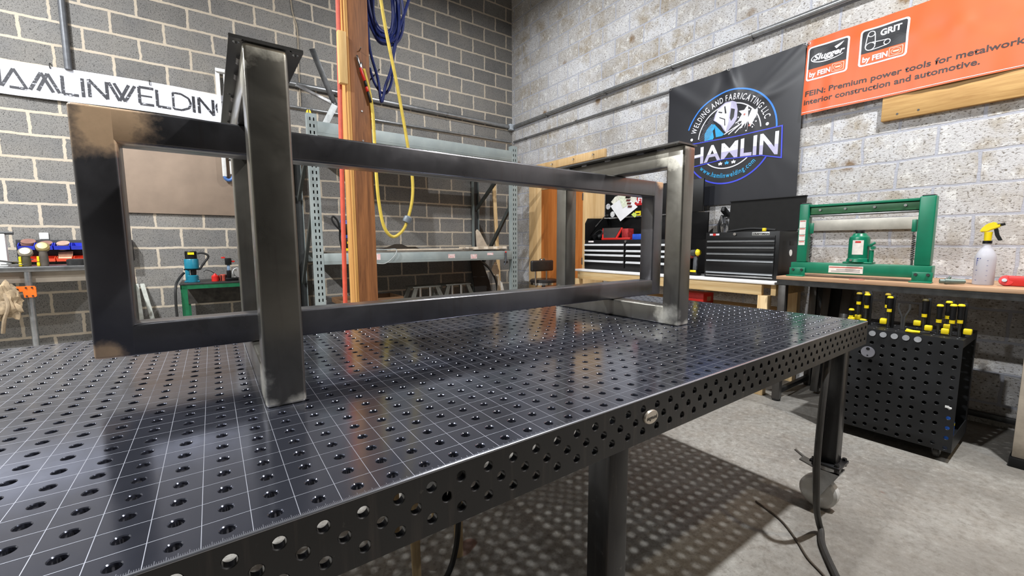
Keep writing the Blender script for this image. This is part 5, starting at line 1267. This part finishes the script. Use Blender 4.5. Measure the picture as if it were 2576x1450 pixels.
b = MB(); b.cyl((1.70, 1.555, 0.58), (1.64, 1.51, 0.50), 0.024, seg=16, bev=0.004); b.build('cup', CHROME, t)
b = MB(); b.tube([(1.72, 1.565, 0.60), (1.71, 1.59, 0.50), (1.72, 1.585, 0.40), (1.73, 1.575, 0.27), (1.74, 1.565, 0.10), (1.74, 1.555, 0.055)], 0.014, 8); b.build('hose', BLACKRUB, t)

# ------------------------------------------------------------------ steel bench, press, jack and bottles
t = thing('steel_workbench', 'long steel framed workbench with brown wood top along the white wall', 'workbench', (1.44, 0.0, -H))
b = MB(); b.box(1.10, -1.3, 0.068, 1.765, 0.815, 0.092, 0.002); b.build('wood_top', BENCHW, t)
for x0, x1 in ((1.105, 1.111), (1.752, 1.758)):
    b = MB(); b.box(x0, -1.29, 0.030, x1, 0.81, 0.067); b.build('frame_rail', DARKSTEEL, t)
for y in (0.804, -1.29):
    b = MB(); b.box(1.112, y, 0.030, 1.751, y+0.006, 0.067); b.build('frame_rail', DARKSTEEL, t)
LSM = mat_mill_steel('bench_leg_steel', (), (88, 86, 84))
for x in (1.112, 1.70):
    for y in (0.752, -1.28):
        b = MB(); b.box(x, y, -0.838, x+0.05, y+0.05, 0.029, 0.003); lg = b.build('leg', LSM, t)
        b = MB(); b.cyl((x+0.025, y+0.025, -H), (x+0.025, y+0.025, -0.838), 0.028, seg=14); b.build('foot', BLACKRUB, lg)
for x in (1.725,):
    b = MB(); b.box(x, -1.228, -0.80, x+0.03, 0.75, -0.765, 0.002); b.build('stretcher', DARKSTEEL, t)
b = MB(); b.box(1.163, 0.762, -0.80, 1.699, 0.792, -0.765, 0.002); b.build('stretcher', DARKSTEEL, t)

t = thing('shop_press', 'green steel shop press frame standing on the brown bench', 'press', (1.27, 0.395, 0.093))
b = MB(); b.box(1.225, 0.02, 0.118, 1.315, 0.772, 0.193, 0.004); b.build('base_beam', GREEN, t)
for y0, y1 in ((0.675, 0.775), (0.012, 0.105)):
    b = MB(); b.box(1.215, y0, 0.093, 1.223, y1, 0.155, 0.002); b.box(1.17, y0-0.004, 0.093, 1.222, y1+0.004, 0.100, 0.002); f = b.build('foot_plate', GREEN, t)
    for q in (0.02, 0.075):
        b = MB(); b.cyl((1.215, y0+q, 0.14), (1.207, y0+q, 0.14), 0.009, seg=6); b.build('bolt', DARKSTEEL, f)
for y0, y1 in ((0.682, 0.742), (0.032, 0.104)):
    b = MB(); b.box(1.235, y0, 0.194, 1.305, y1, 0.612, 0.005, 3); b.build('upright', GREEN, t)
    b = MB(); b.box(1.24, y0+0.008, 0.612, 1.30, y1-0.008, 0.62, 0.002); b.build('end_cap', DARKSTEEL, t)
b = MB(); b.box(1.245, 0.104, 0.588, 1.305, 0.682, 0.604, 0.002); b.box(1.290, 0.104, 0.530, 1.298, 0.682, 0.588); b.build('top_beam', GREEN, t)
b = MB(); b.box(1.258, 0.106, 0.535, 1.288, 0.680, 0.585, 0.003); b.build('cross_bar', M('worn_green', (58, 108, 72), 0.45, 0.1, 0.2, 6), t)
b = MB(); b.box(1.250, 0.106, 0.518, 1.29, 0.680, 0.530, 0.002); b.build('slide_rail', STEEL, t)
for y in (0.62, 0.475, 0.32, 0.17):
    b = MB(); b.cyl((1.258, y, 0.565), (1.250, y, 0.565), 0.008, seg=10); b.build('bolt', STEEL, t)
for y, sg in ((0.662, -1), (0.118, 1)):
    b = MB(); b.box(1.25, y-0.010, 0.40, 1.26, y+0.014, 0.475, 0.002); b.build('spring_bracket', GREEN, t)
    b = MB(); b.tube([(1.255+0.008*math.cos(k*0.9), y+0.008*math.sin(k*0.9), 0.225+0.0016*k) for k in range(96)], 0.0026, 5, 1); b.build('spring', DARKSTEEL, t)
    b = MB(); b.tube([(1.255, y, 0.375), (1.255, y+0.006, 0.39), (1.255, y, 0.40)], 0.004, 6); b.cyl((1.255, y, 0.194), (1.255, y, 0.226), 0.006, seg=8); b.build('spring_hook', STEEL, t)
LAB = M('warning_label', (222, 216, 208), 0.5, 0, 0.05, 40)
for k, (z0, z1) in enumerate(((0.445, 0.497), (0.395, 0.442), (0.352, 0.392), (0.318, 0.349))):
    b = MB(); b.box(1.2335, 0.695, z0, 1.2348, 0.735, z1); s = b.build('warning_label', LAB, t)
    b = MB(); b.box(1.2328, 0.698, z1-0.009, 1.2334, 0.732, z1-0.003); b.build('print', M('label_red_print', (190, 84, 70), 0.5), s)
b = MB(); b.box(1.2235, 0.345, 0.128, 1.2248, 0.535, 0.176); s = b.build('base_label', LAB, t)
b = MB(); b.box(1.2228, 0.348, 0.163, 1.2234, 0.532, 0.169); b.build('print', M('label_red_print', (190, 84, 70), 0.5), s)
for k in range(2):
    b = MB(); b.box(1.2228, 0.36, 0.137+0.011*k, 1.2234, 0.52-0.03*k, 0.142+0.011*k); b.build('print', M('label_grey_print', (150, 150, 150), 0.5), s)
t = thing('bottle_jack', 'green hydraulic bottle jack with a white label standing inside the press', 'jack', (1.27, 0.385, 0.194))
b = MB(); b.box(1.225, 0.305, 0.194, 1.315, 0.46, 0.206, 0.003); b.lathe((1.27, 0.388, 0.206), [(0.0, 0), (0.064, 0), (0.06, 0.02), (0.056, 0.024), (0.056, 0.15), (0.052, 0.165), (0.04, 0.176), (0.034, 0.19), (0.0, 0.19)], 28); b.build('body', GREEN, t)
b = MB(); b.lathe((1.27, 0.388, 0.396), [(0.0, 0), (0.024, 0), (0.024, 0.012), (0.03, 0.012), (0.03, 0.022), (0.0, 0.022)], 20); b.build('ram', DARKSTEEL, t)
b = MB(); b.cyl((1.25, 0.315, 0.206), (1.25, 0.315, 0.285), 0.013, seg=12); b.beam((1.25, 0.33, 0.31), (1.25, 0.30, 0.335), 0.02, 0.016, 0.003); b.cyl((1.235, 0.308, 0.30), (1.265, 0.308, 0.30), 0.012, seg=10); b.build('pump', GREEN, t)
b = MB(); n = 8
lw_ = []
for i in range(n+1):
    a = math.radians(150+60*i/n+8); lw_.append((1.27+0.0572*math.cos(a), 0.388+0.0572*math.sin(a)))
for i in range(n): b.bm.faces.new([b.bm.verts.new((p[0], p[1], z)) for p, z in ((lw_[i], 0.255), (lw_[i+1], 0.255), (lw_[i+1], 0.35), (lw_[i], 0.35))])
bmesh.ops.remove_doubles(b.bm, verts=b.bm.verts[:], dist=1e-5); s = b.build('label', LAB, t)
b = MB()
for i in range(1, 5): b.bm.faces.new([b.bm.verts.new((1.27+(p[0]-1.27)*1.01, 0.388+(p[1]-0.388)*1.01, z)) for p, z in ((lw_[i+1], 0.333), (lw_[i+2], 0.333), (lw_[i+2], 0.344), (lw_[i+1], 0.344))])
bmesh.ops.remove_doubles(b.bm, verts=b.bm.verts[:], dist=1e-5); b.build('print', RED, s)
b = MB(); b.cyl((1.214, 0.41, 0.218), (1.205, 0.41, 0.218), 0.008, seg=10); b.build('release_valve', CHROME, t)
b = MB(); b.box(1.748, 0.19, 0.43, 1.756, 0.84, 0.515, 0.001)
t = solo(b, 'wall_plate', M('grey_flat_bar', (176, 172, 162), 0.42, 0.3, 0.1, 6), 'wide grey flat bar held against the white wall behind the press', 'flat bar')
for y in (0.26, 0.76):
    b = MB(); b.box(1.756, y, 0.45, XR, y+0.02, 0.49); b.build('wall_spacer', DARKSTEEL, t)
# spray bottle
mS, ntS, bS = new_mat('cloudy_bottle_plastic')
bS.inputs['Base Color'].default_value = lin((214, 214, 222)); bS.inputs['Roughness'].default_value = 0.28
bS.inputs['Transmission Weight'].default_value = 0.35; bS.inputs['IOR'].default_value = 1.2
t = thing('spray_bottle', 'cloudy spray bottle with a yellow and black trigger head on the bench', 'bottle', (1.31, -0.18, 0.093))
b = MB(); b.lathe((1.31, -0.18, 0.093), [(0.0, 0), (0.040, 0), (0.043, 0.005), (0.043, 0.145), (0.042, 0.16), (0.036, 0.18), (0.026, 0.20), (0.017, 0.215), (0.0165, 0.232), (0.0, 0.232)], 28); b.build('body', mS, t)
b = MB(); b.lathe((1.31, -0.18, 0.326), [(0.0, 0), (0.019, 0), (0.019, 0.016), (0.0, 0.017)], 18); b.build('collar', BLACK, t)
b = MB(); b.cyl((1.31, -0.18, 0.343), (1.31, -0.18, 0.392), 0.015, 0.0165, seg=16); b.build('neck', YELLOW, t)
b = MB(); b.prism([(1.298, -0.146, 0.392), (1.298, -0.152, 0.412), (1.298, -0.172, 0.438), (1.298, -0.20, 0.448), (1.298, -0.212, 0.435), (1.298, -0.226, 0.432), (1.298, -0.224, 0.418), (1.298, -0.19, 0.402), (1.298, -0.175, 0.392)], (0.024, 0, 0)); bmesh.ops.bevel(b.bm, geom=b.bm.edges[:], offset=0.004, segments=2, affect='EDGES'); b.build('head', YELLOW, t)
b = MB(); b.prism([(1.302, -0.205, 0.436), (1.302, -0.238, 0.440), (1.302, -0.24, 0.428), (1.302, -0.214, 0.420)], (0.016, 0, 0)); b.build('nozzle', BLACK, t)
b = MB(); b.prism([(1.303, -0.198, 0.412), (1.303, -0.214, 0.412), (1.303, -0.222, 0.375), (1.303, -0.236, 0.345), (1.303, -0.220, 0.343), (1.303, -0.206, 0.372)], (0.014, 0, 0)); b.build('trigger', BLACK, t)
INK = M('blue_ink', (52, 60, 140), 0.4)
def bottle_print(pts, nm='print'):
    b = MB(); b.bm.faces.new([b.bm.verts.new((1.31+0.0434*math.cos(a), -0.18+0.0434*math.sin(a), z)) for a, z in pts]); b.build(nm, INK, t, smooth=False)
bottle_print([(2.42, 0.245), (2.85, 0.245), (2.42, 0.205)])
for k in range(5): bottle_print([(2.40, 0.118+0.028*k), (2.58-0.1*(k % 2), 0.118+0.028*k), (2.58-0.1*(k % 2), 0.121+0.028*k), (2.40, 0.121+0.028*k)])
for k in range(5): bottle_print([(3.4, 0.118+0.028*k), (3.55, 0.118+0.028*k), (3.55, 0.1195+0.028*k), (3.4, 0.1195+0.028*k)])
b = MB(); b.cyl((1.17, -0.045, 0.110), (1.20, -0.125, 0.112), 0.017, 0.013, seg=14, bev=0.003); b.cyl((1.175, -0.06, 0.122), (1.178, -0.068, 0.138), 0.006, seg=8); b.cyl((1.163, -0.027, 0.110), (1.17, -0.045, 0.11), 0.013, seg=12); solo(b, 'air_fitting', M('grey_green_fitting', (104, 118, 112), 0.4, 0.3), 'small grey air fitting lying on the bench between press and spray bottle', 'fitting')
t = thing('red_clamp_handle', 'bright red tool with a bright bolt lying at the right end of the bench', 'hand tool', (1.30, -0.5, 0.093))
b = MB(); b.lathe((1.30, -0.268, 0.122), [(0.0, -0.016), (0.028, -0.014), (0.030, 0.0), (0.028, 0.014), (0.0, 0.016)], 20, (-1, 0, 0.2)); b.box(1.285, -0.9, 0.094, 1.315, -0.27, 0.15, 0.008); b.build('handle', RED, t)
b = MB(); b.cyl((1.285, -0.262, 0.124), (1.277, -0.262, 0.126), 0.010, seg=12); b.build('bolt', CHROME, t)
b = MB(); b.cyl((1.17, 0.36, 0.0925), (1.17, 0.36, 0.0955), 0.04, seg=24); solo(b, 'sanding_disc', M('pink_disc', (184, 112, 100), 0.8), 'flat reddish sanding disc on the bench in front of the press', 'sanding disc')
# dark tubes and chain behind the bench leg
for x, y, w, lab in ((1.62, 0.66, 0.05, 'dark square tube leaning under the brown bench, nearest its left leg'), (1.68, 0.55, 0.06, 'dark square tube leaning under the brown bench, right of the other')):
    b = MB(); b.beam((x-0.1, y, -H+0.02), (x+0.04, y, 0.0), w, w, 0.003); solo(b, 'square_tube', LSM, lab, 'tube')
b = MB(); b.box(1.705, 0.59, -H, 1.717, 0.745, 0.01, 0.002); solo(b, 'black_sheet', M('black_panel_matt', (16, 16, 16), 0.7), 'black sheet standing under the left end of the brown bench', 'panel')
t = thing('short_chain', 'short pale chain hanging under the left end of the brown bench', 'chain', (1.40, 0.72, -0.07))
for k in range(6):
    b = MB(); z = 0.022-0.016*k
    b.tube([(1.40+(0.006*math.cos(a*0.785) if k % 2 else 0), 0.722+(0 if k % 2 else 0.006*math.cos(a*0.785)), z+0.011*math.sin(a*0.785)) for a in range(8)], 0.0024, 5, 1, True); b.build('link', M('pale_chain', (206, 206, 204), 0.4, 0.4), t)
b = MB(); b.box(1.12, -0.85, -0.80, 1.65, -0.372, 0.02, 0.004); t = solo(b, 'storage_cabinet', M('beige_cabinet', (168, 156, 140), 0.6, var=0.08), 'beige cabinet with a black plinth under the right end of the brown bench', 'cabinet')
b = MB(); b.box(1.10, -0.85, -H, 1.66, -0.365, -0.801, 0.002); b.build('plinth', BLACK, t)

# ------------------------------------------------------------------ perforated clamp cart
CM = M('cart_black', (34, 35, 37), 0.42, 0.3, 0.1, 8)
t = thing('clamp_cart', 'black perforated steel tool cart on casters under the brown bench', 'cart', (1.08, 0.09, -H))
cs = []
for i in range(12):
    for j in range(11):
        u0, v0 = 0.049*i, 0.0555*j
        cs.append((u0, u0+0.049, v0, v0+0.0555, u0+0.0245, v0+(0.0215 if i % 2 else 0.034), 0.0095, 14))
plate_holes('front_panel', cs, [], (0.87, 0.405, -0.787), (0, -1, 0), (0, 0, 1), (-1, 0, 0), 0.004, CM, t)
for z0, z1 in ((-0.787, -0.70), (-0.215, -0.177)):
    b = MB(); b.box(0.8745, -0.183, z0, 1.30, -0.179, z1); b.build('side_rail', CM, t)
b = MB(); b.box(1.255, -0.183, -0.699, 1.2955, -0.179, -0.216); b.build('side_post', CM, t)
b = MB(); b.box(0.8745, 0.401, -0.787, 1.30, 0.405, -0.177); b.build('side_panel', CM, t)
cs = []
for i in range(12):
    for j in range(8): cs.append((0.049*i, 0.049*i+0.049, 0.0537*j, 0.0537*j+0.0537, 0.049*i+0.0245, 0.0537*j+0.027, 0.0095, 12))
plate_holes('top_panel', cs, [], (0.8705, 0.405, -0.1725), (0, -1, 0), (1, 0, 0), (0, 0, 1), 0.004, CM, t)
b = MB(); b.box(0.8745, -0.178, -0.787, 1.30, 0.40, -0.78); b.build('floor_panel', CM, t)
b = MB(); b.box(1.296, -0.178, -0.779, 1.30, 0.40, -0.177); b.build('back_panel', CM, t)
for k in range(5):
    b = MB(); y = 0.405-0.0245-0.049*(4+k); b.lathe((0.869, y, -0.198), [(0.010, 0), (0.0155, 0.0), (0.0155, 0.006), (0.010, 0.006)], 18, (-1, 0, 0)); b.build('bushing', M('ring_grey', (168, 170, 174), 0.4, 0.4), t)
b = MB(); b.box(0.8685, -0.158, -0.545, 0.8697, -0.142, -0.533); b.build('sticker', WHITE, t)
for x in (0.93, 1.24):
    for y in (-0.12, 0.34):
        b = MB(); b.box(x-0.03, y-0.03, -0.792, x+0.03, y+0.03, -0.787); b.prism([(x-0.028, y-0.016, -0.792), (x+0.028, y-0.016, -0.792), (x+0.01, y-0.016, -0.83), (x-0.01, y-0.016, -0.83)], (0, 0.003, 0)); b.prism([(x-0.028, y+0.013, -0.792), (x+0.028, y+0.013, -0.792), (x+0.01, y+0.013, -0.83), (x-0.01, y+0.013, -0.83)], (0, 0.003, 0)); b.build('caster_fork', GALV, t)
        b = MB(); b.cyl((x, y-0.012, -0.823), (x, y+0.012, -0.823), 0.027, seg=20, bev=0.004); b.build('caster_wheel', M('dark_wheel', (74, 72, 70), 0.5), t)
t = thing('steel_disc', 'round silver steel disc hung on the front of the black cart', 'disc', (0.862, 0.197, -0.345))
b = MB(); b.cyl((0.868, 0.197, -0.312), (0.860, 0.197, -0.312), 0.033, seg=32, bev=0.002); b.build('plate', M('dull_silver_disc', (150, 150, 158), 0.35, 0.6, 0.05), t)
for z, r in ((-0.292, 0.009), (-0.332, 0.004)):
    b = MB(); b.cyl((0.8605, 0.197, z), (0.8585, 0.197, z), r, seg=14); b.build('dark_hole', BLACK, t)  # raised black discs stand for holes, their shade put into the colour
b = MB(); b.lathe((0.99, -0.145, -0.7795), [(0.0, 0), (0.026, 0), (0.026, 0.13), (0.012, 0.155), (0.012, 0.175), (0.0, 0.176)], 16)
t = solo(b, 'spray_can', M('blue_can', (40, 84, 160), 0.4), 'blue spray can with a white top standing inside the black cart', 'spray can')
b = MB(); b.cyl((0.99, -0.145, -0.606), (0.99, -0.145, -0.575), 0.014, seg=14); b.build('cap', WHITE, t)
b = MB(); b.cyl((0.99, -0.145, -0.668), (0.99, -0.145, -0.655), 0.0265, seg=16); b.build('label', YELLOW, t)

ZC0 = -0.1705
def clamp(y, x, zt, lab, jaw=None, bar=True, cap=YELLOW, hl=0.075):
    t = thing('bar_clamp', lab, 'clamp', (x, y, ZC0), 'yellow and black clamps in the cart')
    b = MB(); b.lathe((x, y, zt-hl), [(0.0, 0), (0.011, 0), (0.013, 0.012), (0.0115, 0.03), (0.0135, hl-0.004), (0.0, hl-0.003)], 14); b.build('handle', BLACK, t)
    b = MB(); b.lathe((x, y, zt-0.004), [(0.014, 0), (0.0145, 0.004), (0.011, 0.011), (0.0, 0.013)], 14); b.build('end_cap', cap, t)
    b = MB(); b.cyl((x, y, zt-hl-0.018), (x, y, zt-hl), 0.0115, seg=12); b.build('collar', YELLOW, t)
    b = MB(); b.cyl((x, y, ZC0), (x, y, zt-hl-0.018), 0.006, seg=10); b.build('spindle', DARKSTEEL, t)
    if bar:
        b = MB(); b.box(x+0.016, y-0.022, ZC0, x+0.022, y-0.006, zt+0.012, 0.001); b.build('bar', BLACK, t)
    if jaw:
        b = MB(); b.box(x-0.012, y-0.018+jaw[0], jaw[1]-0.016, x+0.014, y+0.014+jaw[0], jaw[1]+0.014, 0.005); b.build('jaw', YELLOW, t)
    return t
DIM = M('dim_yellow_cap', (160, 136, 30), 0.5)
clamp(0.322, 0.98, -0.085, 'short yellow capped clamp at the far left of the cart top', (0.0, -0.145), False, hl=0.035)
clamp(0.300, 1.02, 0.016, 'tall clamp with a dim cap, first tall one from the left in the cart', (0.0, -0.132), True, DIM, 0.05)
clamp(0.274, 1.06, 0.020, 'second tall clamp from the left in the cart, behind the third', None, True, DIM, 0.06)
clamp(0.250, 0.98, 0.017, 'third tall clamp from the left in the cart, with a bright cap', (0.012, -0.148), True, hl=0.065)
clamp(0.169, 1.05, 0.020, 'fourth tall clamp from the left in the cart, with a dim cap', (0.012, -0.14), True, DIM, 0.062)
clamp(0.143, 0.98, 0.011, 'fifth tall clamp from the left in the cart, with a bright cap', (0.024, -0.135), True, hl=0.068)
clamp(-0.002, 1.02, 0.006, 'clamp with a dark cap standing alone in the middle of the cart top', (0.028, -0.128), True, M('dark_olive_cap', (70, 62, 24), 0.5), 0.078)
clamp(-0.070, 0.97, -0.012, 'front left clamp of the right hand cluster in the cart', (0.04, -0.142), False, hl=0.076)
clamp(-0.092, 1.05, 0.002, 'rear clamp of the right hand cluster in the cart', (0.0, -0.135), True, hl=0.075)
clamp(-0.122, 0.96, -0.004, 'front middle clamp of the right hand cluster in the cart', (0.024, -0.148), False, hl=0.08)
clamp(-0.150, 0.97, -0.002, 'rightmost clamp of the cart top, beside its right edge', (-0.03, -0.138), True, hl=0.078)
t = thing('dark_pliers', 'dark pliers standing nose down in the middle of the cart top', 'pliers', (0.98, 0.078, ZC0))
for s in (-1, 1):
    b = MB(); b.tube([(0.98, 0.078+s*0.004, ZC0), (0.98, 0.078+s*0.006, -0.11), (0.98, 0.078+s*0.010, -0.09), (0.98, 0.078+s*0.024, -0.05), (0.98, 0.078+s*0.022, -0.02)], 0.0055, 8); b.build('arm', M('grey_pliers', (58, 58, 58), 0.45), t)
t = thing('small_pliers', 'yellow handled pliers lying on the front of the cart top', 'pliers', (0.91, 0.01, ZC0))
for s in (-1, 1):
    b = MB(); b.tube([(0.90, 0.045, ZC0+0.011+0.004*s), (0.89+0.01*s, 0.02, ZC0+0.010), (0.90+0.006*s, -0.01, ZC0+0.009)], 0.0065, 8); b.build('handle', YELLOW, t)
b = MB(); b.beam((0.90, -0.012, ZC0+0.009), (0.91, -0.05, ZC0+0.009), 0.012, 0.010, 0.002); b.build('jaw', DARKSTEEL, t)

# ------------------------------------------------------------------ cables and a stool at the table
b = MB(); b.tube([(-0.31, 0.05, -0.02), (-0.328, 0.035, -0.10), (-0.385, 0.02, -0.195), (-0.425, 0.012, -0.325), (-0.437, 0.010, -0.479), (-0.413, 0.012, -0.618), (-0.375, 0.018, -0.718), (-0.325, 0.022, -0.80), (-0.325, 0.012, -0.833), (-0.412, -0.023, -0.838), (-0.56, -0.115, -0.838), (-0.75, -0.24, -0.838), (-1.1, -0.46, -0.838)], 0.0115, 10, 6)
solo(b, 'power_cable', M('dark_grey_cable', (58, 56, 54), 0.5), 'thick dark cable hanging from the right end of the table to the floor', 'cable')
b = MB(); b.tube([(-0.31, 0.27, -0.8455), (-0.36, 0.15, -0.8455), (-0.44, 0.06, -0.8455), (-0.52, -0.01, -0.8455), (-0.58, -0.09, -0.8455), (-0.70, -0.21, -0.8455), (-0.85, -0.33, -0.8455), (-1.0, -0.50, -0.8455)], 0.004, 8, 6)
solo(b, 'floor_shadow_line', M('brown_grey_line', (84, 74, 64), 0.6), 'thin dark line on the floor beside the thick cable, standing for a shadow line', 'cable')  # thin dark tube added where a faint crack-like shadow line runs
t = thing('wooden_stool', 'pale wooden stool standing under the welding table', 'stool', (-1.66, 0.88, -H))
WS = wood('stool_wood', (150, 126, 92), (186, 162, 122), 'z', 1.0)
b = MB(); b.box(-1.80, 0.74, -0.40, -1.52, 1.02, -0.37, 0.01); b.build('seat', WS, t)
for sx in (-1, 1):
    for sy in (-1, 1):
        b = MB(); b.cyl((-1.66+sx*0.085, 0.88+sy*0.105, -H), (-1.66+sx*0.09, 0.88+sy*0.09, -0.401), 0.016, 0.02, seg=12, bev=0.003); b.build('leg', WS, t)
b = MB(); b.tube([(-1.585, 0.70, -0.10), (-1.60, 0.71, -0.45), (-1.62, 0.71, -0.75), (-1.72, 0.66, -0.84), (-1.95, 0.55, -0.84)], 0.010, 8); solo(b, 'hanging_cable', BLACKRUB, 'black cable hanging down under the table beside the wooden stool', 'cable')
